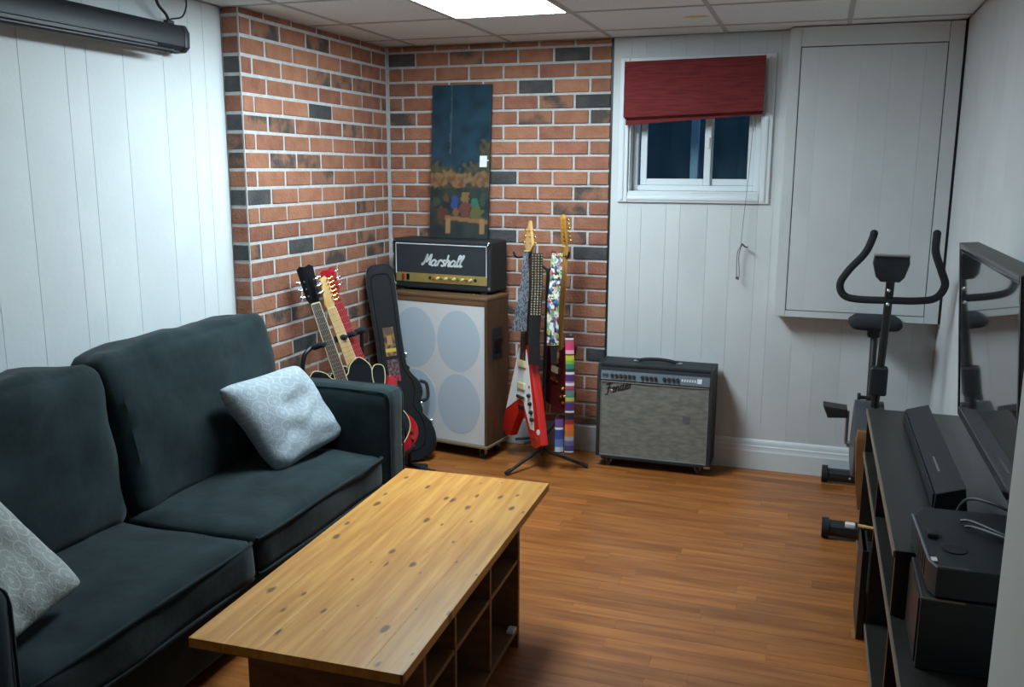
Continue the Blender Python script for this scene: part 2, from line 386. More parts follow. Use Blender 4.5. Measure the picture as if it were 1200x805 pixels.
# ---- brick corner: return face, side wall, back wall
CH = .0862; Z0 = 1.590; MJ = .0145
BASE = .165
def rows():
    r = -17
    while Z0+CH*r < H:
        z0 = max(Z0+CH*r+MJ/2, BASE+.004); z1 = min(Z0+CH*(r+1)-MJ/2, H-.002)
        if z1-z0 > .02: yield r, z0, z1
        r += 1
wb = struct('wall_left.001', MB().box((XL-.12, -1.4825, 0), (-.0075, .0, H+.02)).box((-.012,-1.474,0),(-.004,0,BASE)), MORTAR)
wb2 = struct('wall_back.001', MB().box((-.12, .0085, 0), (1.372, .14, H+.02)).box((0,.004,0),(1.372,.012,BASE)), MORTAR)
def px(P):
    v = Vector(P)-Vector((2.535,-5.129,1.687)); z = v.dot(f); return 600+F*v.dot(rr)/z, 402.5-F*v.dot(uu)/z
SPEC = {(268,71):BR4,(268,93):BR4,(270,138):BR4,(300,226):BR4,(272,226):BR4,(270,260):BR4,(272,163):BR3,(270,188):BR3,(376,128):BR4,(330,140):BR3,(300,138):BR3,(385,92):BR4,
        (328,188):BR3,(360,188):BR3,(355,284):BR4,(355,397):BR4,(328,366):BR3,(352,366):BR3,(365,258):BR1,(672,60):BR4,(628,99):BR4,(652,116):BR3,(697,117):BR4,(660,134):BR3,(472,138):BR3,
        (590,277):BR4,(691,296):BR4,(691,227):BR3,(672,244):BR3,(664,285):BR3,(472,120):BR3,(622,145):BR3,(585,162):BR3,(668,163):BR3,(705,462):BR4,(705,416):BR4,(432,238):BR3,(430,322):BR4,(432,284):BR3,
        (392,250):BR3,(395,300):BR3,(354,52):BR4,(380,45):BR3,(700,490):BR3}
def pick(c):
    x,y = px(c)
    for (a,b),mm in SPEC.items():
        if abs(x-a) < 9 and abs(y-b) < 8: return mm
    return brick_mat_pick()
BM = {}
def brick(parent, ax, a, b, z0, z1, base, out):
    """a..b along the wall, base = mortar plane, out = signed depth"""
    L = b-a; Hh = z1-z0; key = (ax, round(L,3), round(Hh,3), random.randrange(3), out > 0)
    if key not in BM:
        bm = MB(); d = .012
        n = 1
        if ax == 'x': bm.box((-L/2,0,-Hh/2),(L/2,out,Hh/2), .003)
        else: bm.box((0,-L/2,-Hh/2),(out,L/2,Hh/2), .003)
        bm.v = [(p[0]+(noise.noise(Vector(p)*40+Vector((L*9,key[3]*7,0)))*.0018), p[1]+noise.noise(Vector(p)*40+Vector((5,L*9,key[3]*7)))*.0018, p[2]+noise.noise(Vector(p)*50+Vector((key[3]*7,5,L)))*.0018) for p in bm.v]
        o = bm.build('brick', BR1, parent, smooth=50); BM[key] = o.data; BM[key]['u'] = 1
        created = o
    else: created = sub(parent, 'brick', BM[key], (0,0,0))
    jit = random.uniform(-.0015,.0015)
    c = ((a+b)/2, base, (z0+z1)/2) if ax == 'x' else (base, (a+b)/2, (z0+z1)/2)
    mm = pick(c)
    created.material_slots[0].link = 'OBJECT'; created.material_slots[0].material = mm
    created.location = (c[0], c[1]+jit, c[2]) if ax == 'x' else (c[0]+jit, c[1], c[2])
for r,z0,z1 in rows():
    odd = r % 2
    # back wall (right edge at x = 1.385)
    x = 1.385; L = .2155-MJ if odd else .119-MJ/2
    while x > .03:
        a = max(x-L, .012); brick(wb2, 'x', a, x, z0, z1, .012, -.012)
        x = a-MJ; L = .2155-MJ
    # side wall, outer corner y=-1.477; the corner brick turns onto the return face
    y = -1.477; L = .187 if odd else .078
    while y < -.03:
        b = min(y+L, -.014); brick(wb, 'y', y, b, z0, z1, -.012, .008)
        y = b+MJ; L = .2405-MJ
    brick(wb, 'x', XL+.004, -.013, z0, z1, -1.480, -.006)
# grey painted ledge under the bricks
struct('trim_1', MB().box((.004,-.012,0),(1.385,.012,BASE-.01),.004).box((-.012,-1.475,0),(.008,-.014,BASE-.01),.004), LEDGE)
struct('trim_2', MB().box((1.387,-.002,0),(1.400,.02,H),.002), BLKP)       # dark strip where the bricks end

# ---- back white wall with the window opening
OX0,OX1,OZ0,OZ1 = 1.497, 2.220, 1.557, 2.236
wbk = struct('wall_back', MB().box((1.372,.008,0),(OX0,.14,H+.02)).box((OX1,.008,0),(XR+.1,.14,H+.02)).box((OX0,.008,0),(OX1,.14,OZ0)).box((OX0,.008,OZ1),(OX1,.14,H+.02)), GROOVE)
ex = [1.400,1.50,1.58,1.72,1.80,1.95,2.08,2.22,2.30,2.44,2.56,2.70,2.92,3.05,XR]
for a,b in zip(ex[:-1], ex[1:]):
    a2,b2 = a+.0004, b-.0004
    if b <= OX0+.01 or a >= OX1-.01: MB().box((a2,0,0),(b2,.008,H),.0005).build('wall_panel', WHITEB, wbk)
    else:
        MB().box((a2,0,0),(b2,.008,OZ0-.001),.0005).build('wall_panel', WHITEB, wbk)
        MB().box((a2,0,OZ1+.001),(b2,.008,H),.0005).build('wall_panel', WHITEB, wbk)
# ---- right wall
wr = struct('wall_right', MB().box((XR+.006,-3.12,0),(XR+.12,.1,H+.02)), GROOVE)
ey = [0,-.2,-.42,-.6,-.82,-1.02,-1.24,-1.42,-1.64,-1.84,-2.06,-2.24,-2.46,-2.66,-2.88,-3.11]
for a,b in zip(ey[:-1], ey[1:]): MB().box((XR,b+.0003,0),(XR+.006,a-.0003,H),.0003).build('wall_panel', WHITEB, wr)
struct('wall_right.001', MB().box((2.95,YF,0),(XR+.12,-3.11,H),.004), BEIGE)
struct('wall_front', MB().box((XL-.1,YF-.1,0),(XR+.1,YF,H)), mat('front_wall_paint',(.30,.30,.29),.7))
# ---- baseboard with stepped profile
bb = MB()
prof = [(0,0),(-.020,0),(-.020,.105),(-.016,.112),(-.016,.135),(-.011,.140),(-.011,.160),(-.004,.172),(0,.174)]
n = len(prof); vs = [(x,p[0]-.0005,p[1]) for x in (1.402,XR-.002) for p in prof]
bb.add(vs, [tuple(range(n)), tuple(range(n,2*n))]+[(i,(i+1)%n,n+(i+1)%n,n+i) for i in range(n)])
struct('baseboard_back', bb, TRIM)

# ---- window
wn = thing('window_1', None, None, ((OX0+OX1)/2, 0, OZ0), kind='structure')
def W(name, mb, mm, par=wn): return mb.build(name, mm, par, world=True)
cw = .055
def casing_piece(p0, p1, inn):       # mitred flat board with a raised outer bead
    pass
c = MB()
for (a,b) in (((OX0-cw,-.016,OZ0-cw),(OX0-.001,-.0005,OZ1+cw)), ((OX1+.001,-.016,OZ0-cw),(OX1+cw,-.0005,OZ1+cw))): W('window_casing', MB().box(a,b,.004).box((a[0]+.012,a[1]-.006,a[2]+.012),(b[0]-.022,a[1]+.001,b[2]-.012),.003), TRIM)
for z in (OZ0-cw, OZ1+.001): W('window_casing', MB().box((OX0,-.016,z),(OX1,-.0005,z+cw-.001),.004).box((OX0,-.022,z+.012),(OX1,-.015,z+cw-.022),.003), TRIM)
jb = MB()
jb.box((OX0,0,OZ0),(OX0+.008,.13,OZ1)); jb.box((OX1-.008,0,OZ0),(OX1,.13,OZ1)); jb.box((OX0+.008,0,OZ0),(OX1-.008,.13,OZ0+.008)); jb.box((OX0+.008,0,OZ1-.008),(OX1-.008,.13,OZ1))
W('window_jamb', jb, TRIM)
def frame_rect(x0,x1,z0,z1,y0,y1,t,bev=.003):
    return MB().box((x0,y0,z0),(x0+t,y1,z1),bev).box((x1-t,y0,z0),(x1,y1,z1),bev).box((x0+t,y0,z0),(x1-t,y1,z0+t),bev).box((x0+t,y0,z1-t),(x1-t,y1,z1),bev)
vx0,vx1,vz0,vz1 = OX0+.009, OX1-.009, OZ0+.009, OZ1-.009
W('window_frame', frame_rect(vx0,vx1,vz0,vz1,.085,.135,.030), TRIM)
s1 = W('sash', frame_rect(vx0+.045,1.945,vz0+.031,vz1-.03,.085,.105,.036), TRIM)
s2 = W('sash', frame_rect(1.918,vx1-.031,vz0+.031,vz1-.03,.107,.127,.036), TRIM)
W('pane', MB().box((vx0+.08,.094,vz0+.066),(1.910,.097,vz1-.065)), GLASS, s1)
W('pane', MB().box((1.953,.115,vz0+.066),(vx1-.066,.118,vz1-.065)), GLASS, s2)
W('sash_latch', MB().box((1.922,.076,1.80),(1.938,.086,1.86),.003), TRIM)
# corrugated window well seen through the panes, with a pale post
wl_ = MB()
pts = [(OX0-.35+i*.03, .62+.012*math.sin(i*1.3)) for i in range(48)]
for (x0,y0),(x1,y1) in zip(pts[:-1],pts[1:]): wl_.add([(x0,y0,1.2),(x1,y1,1.2),(x1,y1,2.05),(x0,y0,2.05),(x0,y0+.01,1.2),(x1,y1+.01,1.2),(x1,y1+.01,2.05),(x0,y0+.01,2.05)],[(0,1,2,3),(4,7,6,5),(3,2,6,7)])
struct('window_well', wl_, DARKW)

struct('trim_4', MB().box((1.79,.40,1.2),(1.835,.44,2.05),.003), mat('pale_post',(.42,.46,.46),.7))      # pale post outside the left pane

# ---- boxed-in wall cabinet to the right of the window
CY = -.12
cb = thing('wall_cabinet', 'tall white panelled wall cabinet above the exercise bike', 'cabinet', (2.745, 0, .91))
def Cb(name, mb, mm, p=cb): return mb.build(name, mm, p, world=True)
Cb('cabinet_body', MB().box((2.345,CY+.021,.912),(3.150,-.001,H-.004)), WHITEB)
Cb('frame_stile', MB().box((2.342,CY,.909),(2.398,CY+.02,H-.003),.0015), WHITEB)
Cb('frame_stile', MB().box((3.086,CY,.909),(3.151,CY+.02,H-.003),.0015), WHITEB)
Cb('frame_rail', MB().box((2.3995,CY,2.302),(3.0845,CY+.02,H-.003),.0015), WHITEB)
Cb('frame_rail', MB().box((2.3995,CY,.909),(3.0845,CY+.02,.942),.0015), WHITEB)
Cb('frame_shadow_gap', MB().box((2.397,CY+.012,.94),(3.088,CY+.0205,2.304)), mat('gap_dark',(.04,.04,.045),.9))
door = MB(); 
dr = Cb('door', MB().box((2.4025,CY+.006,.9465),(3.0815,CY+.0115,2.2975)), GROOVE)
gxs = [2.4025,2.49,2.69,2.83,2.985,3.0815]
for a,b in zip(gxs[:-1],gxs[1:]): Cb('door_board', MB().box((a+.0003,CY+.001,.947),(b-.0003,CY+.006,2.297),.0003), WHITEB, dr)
struct('gap_shade', MB().box((3.152,-.119,.912),(3.163,-.001,H-.003)), mat('gap_black',(.008,.01,.012),.9))  # black strip stands in for the shade in the gap beside the right wall

# ---- roman blind
bl = thing('roman_blind', 'crooked red fabric roman blind pulled up over the basement window', 'blind', (1.85,-.03,2.26))
def blind_panel(x0, x1, ztl, ztr, zbl, zbr, y0, nfold, th=.012, amp=.004):
    m_ = MB(); NU,NV = 26,18; vs = []; 
    for side in (0,1):
        for j in range(NV+1):
            v = j/NV
            for i in range(NU+1):
                u = i/NU; x = x0+(x1-x0)*u
                zt = ztl+(ztr-ztl)*u; zb = zbl+(zbr-zbl)*u; z = zt+(zb-zt)*v
                yy = y0 - amp*abs(math.sin(v*math.pi*nfold)) - .002*noise.noise(Vector((x*9,z*14,side)))
                vs.append((x, yy + (th if side else 0), z))
    W_ = NU+1; S = W_*(NV+1); fs = []
    for s_ in (0,1):
        for j in range(NV):
            for i in range(NU):
                a = s_*S+j*W_+i; q = (a,a+1,a+W_+1,a+W_); fs.append(q if s_ else q[::-1])
    for j in range(NV):
        for i in (0,NU): a = j*W_+i; fs.append((a,a+W_,a+W_+S,a+S))
    for i in range(NU):
        for j in (0,NV): a = j*W_+i; fs.append((a,a+1,a+1+S,a+S))
    return m_.add(vs, fs)
blind_panel(1.478,2.225,2.262,2.272,1.965,1.990,-.078,3).build('blind_fabric', REDCLOTH, bl, world=True)
blind_panel(1.481,2.222,2.10,2.10,1.958,1.984,-.062,1,amp=.002).build('blind_fold', REDCLOTH, bl, world=True)
blind_panel(1.484,2.220,2.09,2.10,1.926,1.974,-.046,1,amp=.002).build('blind_fold', REDCLOTH, bl, world=True)
MB().box((1.485,-.030,2.235),(2.215,-.022,2.262)).build('head_rail', TRIM, bl, world=True)
cp = catmull([(2.178,-.040,1.99),(2.166,-.043,1.68),(2.150,-.045,1.41),(2.144,-.045,1.27)],6,False)
MB().tube(cp,.0016,6).build('pull_cord', mat('cord_grey',(.22,.22,.22),.8), bl, world=True)
k_ = MB().tube(catmull([(2.144,-.045,1.27),(2.152,-.05,1.285),(2.165,-.05,1.272),(2.182,-.05,1.268)],6,False),.005,6)
k_.tube(catmull([(2.144,-.045,1.27),(2.128,-.045,1.24),(2.127,-.045,1.16),(2.131,-.045,1.10),(2.140,-.045,1.09),(2.142,-.045,1.13),(2.136,-.045,1.22),(2.144,-.045,1.265)],6,False),.0022,6)
k_.sphere((2.131,-.045,1.098),.008)
k_.build('cord_knot', mat('cord_dark',(.12,.07,.07),.8), bl, world=True)

# ================================================================== PROJECTOR SCREEN on left wall
ps = thing('projector_screen', 'black rolled-up projector screen case hung high on the white left wall', 'projector screen', (-.045,-3.2,2.2))
octo = [(-.092,2.17),(-.075,2.158),(-.025,2.160),(-.004,2.178),(-.002,2.235),(-.018,2.262),(-.075,2.268),(-.092,2.25)]
MYX = Matrix(((1,0,0,0),(0,1,0,0),(0,0,1,0),(0,0,0,1)))
MB().prism(octo, -4.6, -1.865, bev=.004).build('case', mat('screen_case_metal',(.010,.014,.019),.45,spec=.4), ps, world=True)
MB().prism([(x*1.03+.001,2.213+(z-2.213)*1.06) for x,z in octo], -1.865, -1.832, bev=.005).build('end_cap', BLKP, ps, world=True)
MB().box((-.070,-1.833,2.175),(-.020,-1.829,2.245),.002).build('end_plate', CHROME, ps, world=True)
MB().cyl((.004,-4.6,2.146),(.004,-1.97,2.152),.011).sphere((.004,-1.965,2.152),.013).build('bottom_bar', BLKM, ps, world=True)
MB().box((-.01,-4.6,2.148),(-.006,-2.03,2.175)).build('screen_sheet', BLKP, ps, world=True)
loop = [(-.05,-1.90,2.275),(-.045,-1.92,2.30),(-.04,-1.97,2.33),(-.035,-1.99,2.37),(-.035,-1.975,2.398)]
MB().tube(catmull(loop,6,False),.006).tube(catmull([(-.05,-1.90,2.275),(-.06,-1.87,2.29),(-.06,-1.80,2.31),(-.055,-1.775,2.36),(-.05,-1.79,2.398)],6,False),.0035).build('hanging_cord', BLKP, ps, world=True)
MB().box((-.062,-1.92,2.264),(-.038,-1.88,2.280),.003).build('hanger_bracket', BLKM, ps, world=True)

# ================================================================== SOFA
sf = thing('sofa', 'long dark slate velvet sofa against the white panelled wall', 'sofa', (.35,-2.64,0))
def S(name, mb, mm=VELVET, p=sf, **k): return mb.build(name, mm, p, world=True, **k)
S('sofa_base', MB().box((-.08,-3.64,.05),(.715,-1.645,.262),.02))
S('sofa_back', MB().box((-.088,-3.64,.262),(.03,-1.645,.76),.03))
def arm(y0, y1):
    a = S('arm', MB().soft(((-.085+.79)/2,(y0+y1)/2,.375),(.875,y1-y0,.69),.045,(.0,.004,.0),n=14,wob=.004,seed=y0))
    yi = y0+.012 if y0 < -3 else y0+.012
    for ys in (y0+.010, y1-.010):
        S('piping', MB().tube(catmull([(-.03,ys,.708),(.3,ys,.709),(.6,ys,.709),(.745,ys,.706),(.779,ys,.68),(.783,ys,.6),(.783,ys,.3),(.782,ys,.08)],5,False),.0045,6), p=a)
arm(-1.645,-1.492); arm(-3.79,-3.632)
for i,(y0,y1) in enumerate(((-2.632,-1.650),(-3.626,-2.642))):
    c = S('seat_cushion', MB().soft(((.02+.765)/2,(y0+y1)/2,.348),(.745,y1-y0,.165),.042,(.0,.0,.024),n=16,wob=.010,seed=i*3+1))
    for z in (.415,.285):
        loop = catmull([(.745,y0+.02,z),(.762,y0+.06,z),(.766,(y0+y1)/2,z+.004*(1 if z>.35 else 0)),(.762,y1-.06,z),(.745,y1-.02,z)],5,False)
        S('piping', MB().tube(loop,.006,6), p=c)
for i,(y0,y1,hh) in enumerate(((-2.625,-1.60,.62),(-3.62,-2.64,.60))):
    M = Matrix.Translation((.100,(y0+y1)/2,.40+hh/2)) @ Matrix.Rotation(R(-9),4,'Y') @ Matrix.Rotation(R(1.3 if i==0 else 0),4,'X')
    mb = MB().soft((0,0,0),(.235,y1-y0,hh),.065,(.035,.0,.022),n=18,wob=.022,seed=i*7+2,M=M)
    c = S('back_cushion', mb)
    hx,hy,hz = .06,(y1-y0)/2-.03,hh/2-.035
    pts = [(hx,-hy,-hz*.6),(hx,-hy+.0,hz*.6),(hx,-hy+.06,hz),(hx,0,hz+.012),(hx,hy-.06,hz),(hx,hy,hz*.6),(hx,hy,-hz*.6)]
for x in (.0,.66):
    for y in (-3.6,-1.68): S('foot', MB().cyl((x,y,.0),(x,y,.06),.022,12,.028), BLKP)

# pillows from four corner points
def pillow(name, corners, thick, material, label, puff_seed):
    A,B,C,D = [Vector(p) for p in corners]    # A,B top; D,C bottom (u: A->B, v: A->D)
    cen = (A+B+C+D)/4; nrm = ((B-A).cross(D-A)).normalized()
    if nrm.x < 0: nrm = -nrm
    n = 28; vs = []; uv = []
    for side in (1,-1):
        for j in range(n+1):
            for i in range(n+1):
                u = -math.cos(math.pi*i/n); v = -math.cos(math.pi*j/n)
                pu = u*(1-.07*(1-v*v)); pv = v*(1-.07*(1-u*u)); ck = 1-.10*(u*v)**4; pu *= ck; pv *= ck
                P = ((A*(1-pu)*(1-pv)+B*(1+pu)*(1-pv)+C*(1+pu)*(1+pv)+D*(1-pu)*(1+pv))/4)
                t_ = thick*(max(0,1-u**4)**.5)*(max(0,1-v**4)**.5)
                wr_ = noise.noise(Vector((u*2.2,v*2.2,puff_seed)))*.018 + noise.noise(Vector((u*3+v*5,(v-u)*1.2,puff_seed+4)))*.016
                edge = (1-u**6)*(1-v**6)
                P = P + nrm*(side*t_ + wr_*edge + (.006*noise.noise(Vector((u*3,v*3,puff_seed+9)))))
                vs.append(P); uv.append(((u+1)/2,(v+1)/2))
    Wd = n+1; S_ = Wd*Wd; fs = []
    for s_ in (0,1):
        for j in range(n):
            for i in range(n):
                a = s_*S_+j*Wd+i; q = (a,a+1,a+Wd+1,a+Wd); fs.append(q if s_ else q[::-1])
    m_ = MB().add(vs, fs); 
    t = thing(name, label, 'pillow', (cen.x,cen.y,min(D.z,C.z)))
    m_.uv = uv
    o = m_.build('pillow_cover', material, t, world=True, smooth=80)
    # weld the two skins along the rim
    bm = bmesh.new(); bm.from_mesh(o.data); bmesh.ops.remove_doubles(bm, verts=bm.verts[:], dist=.0004); bmesh.ops.recalc_face_normals(bm, faces=bm.faces[:]); bm.to_mesh(o.data); bm.free()
    return t
pillow('throw_pillow', [(.30,-2.22,.83),(.38,-1.72,.84),(.53,-1.585,.472),(.475,-2.07,.425)], .072, PILLOW, 'pale blue-grey throw pillow with a circle pattern leaning by the far sofa arm', 3.3)
pillow('throw_pillow', [(.33,-3.62,.83),(.42,-3.40,.87),(.60,-3.22,.50),(.66,-3.58,.475)], .060, PILLOW2, 'grey patterned throw pillow at the near end of the sofa beside the near arm', 8.1)

# ================================================================== COFFEE TABLE
ct = thing('coffee_table', 'low knotty pine coffee table with open cubby shelves in front of the sofa', 'table', (1.366,-2.715,0), R(1.9))
TW,TL = .588,1.372
tp = MB().box((-TW/2,-TL/2,.4925),(TW/2,TL/2,.4945)).build('table_top', TBODY, ct)
nb = 6; bw = TW/nb
for i in range(nb): 
    o = MB().box((-bw/2+.0001,-TL/2,0),(bw/2-.0001,TL/2,.0255),.0006).build('top_plank', PINE, tp); o.location = (-TW/2+bw*(i+.5), 0, .4945)
bx0,bx1,by0,by1 = -.262,.262,-.485,.405
for y in (by0,by1-.02): MB().box((bx0,y,0),(bx1,y+.02,.4925),.002).build('end_panel', TBODY, ct)
for y in (.075,-.245): 
    MB().box((bx0+.002,y,.08),(bx1-.003,y+.017,.4925),.002).build('divider', TBODY, ct)
cols = [(by0+.02,-.245),(-.228,.075),(.092,by1-.02)]
for i,(a,b) in enumerate(cols):
    MB().box((bx0+.002,a,.322),(bx1-.004,b,.338),.002).build('shelf', TBODY, ct)
MB().box((bx0+.002,by0+.02,.062),(bx1-.002,by1-.02,.080),.002).build('bottom_board', TBODY, ct)
MB().box((-.008,by0+.02,.08),(.008,by1-.02,.4925)).build('centre_panel', TBODY, ct)
MB().box((.235,.33,.0805),(.262,.37,.092),.002).build('white_tag', WHITEP, ct)

# ================================================================== SPEAKER CABINET + AMP HEAD + PAINTING
TH = R(-9)
cM = Matrix.Translation((.79,-.40,0)) @ Matrix.Rotation(TH,4,'Z')      # origin: front right corner; x runs left (negative)
cw_, cd_, z0, z1 = .66, .26, .072, .965
t = thing('speaker_cabinet', 'tall brown wooden speaker cabinet with white grille and four round speakers', 'speaker', M=cM)
sh = MB()
sh.box((-.018,0,z0+.018),(0,cd_,z1-.022),.003); sh.box((-cw_,0,z0+.018),(-cw_+.018,cd_,z1-.022),.003); sh.box((-cw_+.018,.20,z0+.018),(-.018,cd_,z1-.022))
sh.build('cabinet_shell', WALNUT, t)
MB().box((-cw_,-.001,z1-.022),(.001,cd_,z1),.004).box((-cw_+.018,.001,z1-.05),(-.018,.02,z1-.023),.002).build('top_board', CABTOP, t)
MB().box((-cw_,-.006,z0),(.004,cd_,z0+.018),.003).build('bottom_board', mat('cab_edge_trim',(.24,.19,.12),.5), t)
MB().box((-cw_+.018,.008,z0+.018),(-.018,.022,z1-.051)).build('baffle', BLKP, t)
g = MB().box((-cw_+.019,.004,z0+.02),(-.019,.008,z1-.052),.001).build('grille', GRILLEW, t)
for cx in (-.192,-.492):
    for cz in (.325,.70): MB().prism(circle(cx,cz,.145,40,.180),.0025,.0045).build('speaker', SPKR, t)
hd = MB().box((0,.06,.60),(.004,.18,.78),.002).build('side_handle', BLKP, t)
MB().box((.004,.075,.705),(.012,.175,.725),.003).build('handle_grip', BLKM, hd)
MB().box((.0035,.085,.63),(.005,.165,.70)).build('handle_cup', BLKG, hd)
for x in (-.05,-cw_+.05):
    for y in (.045,cd_-.05):
        c_ = MB().cyl((x-.011,y,.028),(x+.011,y,.028),.027,18).build('caster', BLKP, t)
        MB().box((x-.018,y-.012,.03),(x-.013,y+.012,.071)).box((x+.013,y-.012,.03),(x+.018,y+.012,.071)).box((x-.022,y-.02,.066),(x+.022,y+.02,.072)).build('caster_fork', STEEL, c_)
for x in (-.14,-.5): MB().sphere((x,.10,z1),.006,8,(1,1,.5)).build('screw', CHROME, t)

hM = Matrix.Translation((.772,-.285,.966)) @ Matrix.Rotation(R(-7),4,'Z')
hw,hdp,hh = .662,.215,.308
t = thing('amplifier_head', 'black guitar amplifier head with white script name and gold panel on the speaker cabinet', 'amplifier', M=hM)
MB().box((-hw,0,.012),(0,hdp,hh),.012).build('amp_box', BLACK, t)
for x in (-hw+.03,-.07):
    for y in (.01,hdp-.05): MB().box((x,y,0),(x+.04,y+.04,.013)).build('foot', RUBBER, t)
X0,X1,Z0_,Z1_ = -hw+.022,-.024,.052,.283
MB().box((X0,-.004,.108),(X1,.002,Z1_),.001).build('front_cloth', CLOTHB, t)
pp = [(X0+.002,-.005,.100),(X0+.002,-.005,Z1_-.004),(X1-.002,-.005,Z1_-.004),(X1-.002,-.005,.100)]
MB().tube(pp,.0034,6).build('piping', PIPEW, t)
gp = MB().box((X0,-.004,Z0_),(X1,.002,.106),.001).build('control_panel', GOLDP, t)
for i in range(10):
    x = X0+.265+i*.0275; MB().cyl((x,-.004,.082),(x,-.019,.082),.0085,12,.0065).build('knob', CREAM if i%2 else GOLD, t)
for x in (X0+.238,X0+.542): MB().cyl((x,-.004,.082),(x,-.009,.082),.009,12).build('jack', BLKM, t)
for x,mm in ((X0+.05,mat('red_switch',(.35,.02,.02),.3)),(X0+.085,BLKG)): MB().box((x-.009,-.010,.062),(x+.009,-.003,.098),.002).build('rocker_switch', mm, t)
for z in (.04,.295):
    for x in (-.012,-hw+.012): MB().sphere((x,-.001,z-.006),.010,10,(1,.5,1)).build('corner_cap', BLKG if z > .2 else STEEL, t)
for q in ((-.010,-.006,.300),(-.016,-.006,.288)): MB().sphere(q,.0035,8).build('rivet', CHROME, t)

GLY = {
 'M':([[(.0,.20),(.10,.10),(.22,.22),(.40,1.0),(.42,.55),(.44,.30),(.62,.62),(.80,1.0),(.80,.5),(.78,.12),(.90,.10)],[(.40,1.0),(.30,.5),(.10,.05),(.0,.12)]],.95),
 'a':([[(.45,.42),(.25,.52),(.05,.35),(.02,.12),(.15,.0),(.35,.10),(.48,.40)],[(.48,.50),(.42,.15),(.50,.0),(.62,.10)]],.60),
 'r':([[(.05,.45),(.14,.35),(.06,.0)],[(.10,.25),(.25,.50),(.42,.50),(.40,.40)]],.44),
 's':([[(.38,.50),(.20,.50),(.12,.38),(.28,.25),(.30,.08),(.15,.0),(.0,.08)]],.42),
 'h':([[(.15,1.0),(.10,.5),(.0,.0)],[(.06,.25),(.22,.50),(.36,.42),(.32,.1),(.40,.0),(.50,.08)]],.50),
 'l':([[(.05,.3),(.28,.85),(.24,1.0),(.14,.85),(.08,.2),(.16,.0),(.30,.12)]],.32),
 'F':([[(.15,.95),(.45,1.02),(.95,1.0)],[(.60,1.0),(.42,.5),(.28,.0),(.10,-.12),(-.05,.0)],[(.20,.52),(.50,.55),(.75,.55)]],.80),
 'e':([[(.05,.22),(.30,.30),(.35,.45),(.20,.52),(.05,.35),(.05,.10),(.18,.0),(.40,.10)]],.42),
 'n':([[(.08,.48),(.04,.2),(.0,.0)],[(.04,.25),(.20,.50),(.34,.42),(.28,.1),(.36,.0),(.48,.10)]],.48),
 'd':([[(.40,.42),(.22,.50),(.04,.32),(.04,.1),(.16,.0),(.34,.12)],[(.58,1.0),(.44,.5),(.36,.12),(.46,.0),(.56,.08)]],.60)}
def script(word, x, z, size, slant, y, wid, rot=0.):
    m_ = MB(); cx = 0; ca,sa = math.cos(rot),math.sin(rot)
    for ch in word:
        sts, adv = GLY[ch]
        for st in sts:
            p = catmull([(a,b) for a,b in [(Vector((q[0],q[1],0)).x, q[1]) for q in st]] and [(q[0],q[1],0) for q in st], 5, False)
            path = []
            for q in p:
                lx = (cx+q[0]+slant*q[1])*size; lz = q[1]*size
                path.append((x+lx*ca-lz*sa, y, z+lx*sa+lz*ca))
            L_ = []
            for i,q in enumerate(path):
                a = Vector(path[max(i-1,0)]); b = Vector(path[min(i+1,len(path)-1)]); tt = (b-a).normalized(); nn = Vector((-tt.z,0,tt.x))*wid/2
                L_ += [Vector(q)+nn, Vector(q)-nn]
            k = len(path); vs = [tuple(v) for v in L_]+[(v.x,v.y-.002,v.z) for v in L_]; fs = []
            for i in range(k-1):
                a = 2*i; fs += [(a,a+1,a+3,a+2),(a+2*k,a+2+2*k,a+3+2*k,a+1+2*k),(a,a+2,a+2+2*k,a+2*k),(a+1,a+1+2*k,a+3+2*k,a+3)]
            fs += [(0,2*k,2*k+1,1),(2*k-2,2*k-1,4*k-1,4*k-2)]
            m_.add(vs, fs)
        cx += adv
    return m_
script('Marshall', X0+.180, .155, .066, .28, -.0045, .0105).build('name_script', PIPEW, t, smooth=0)

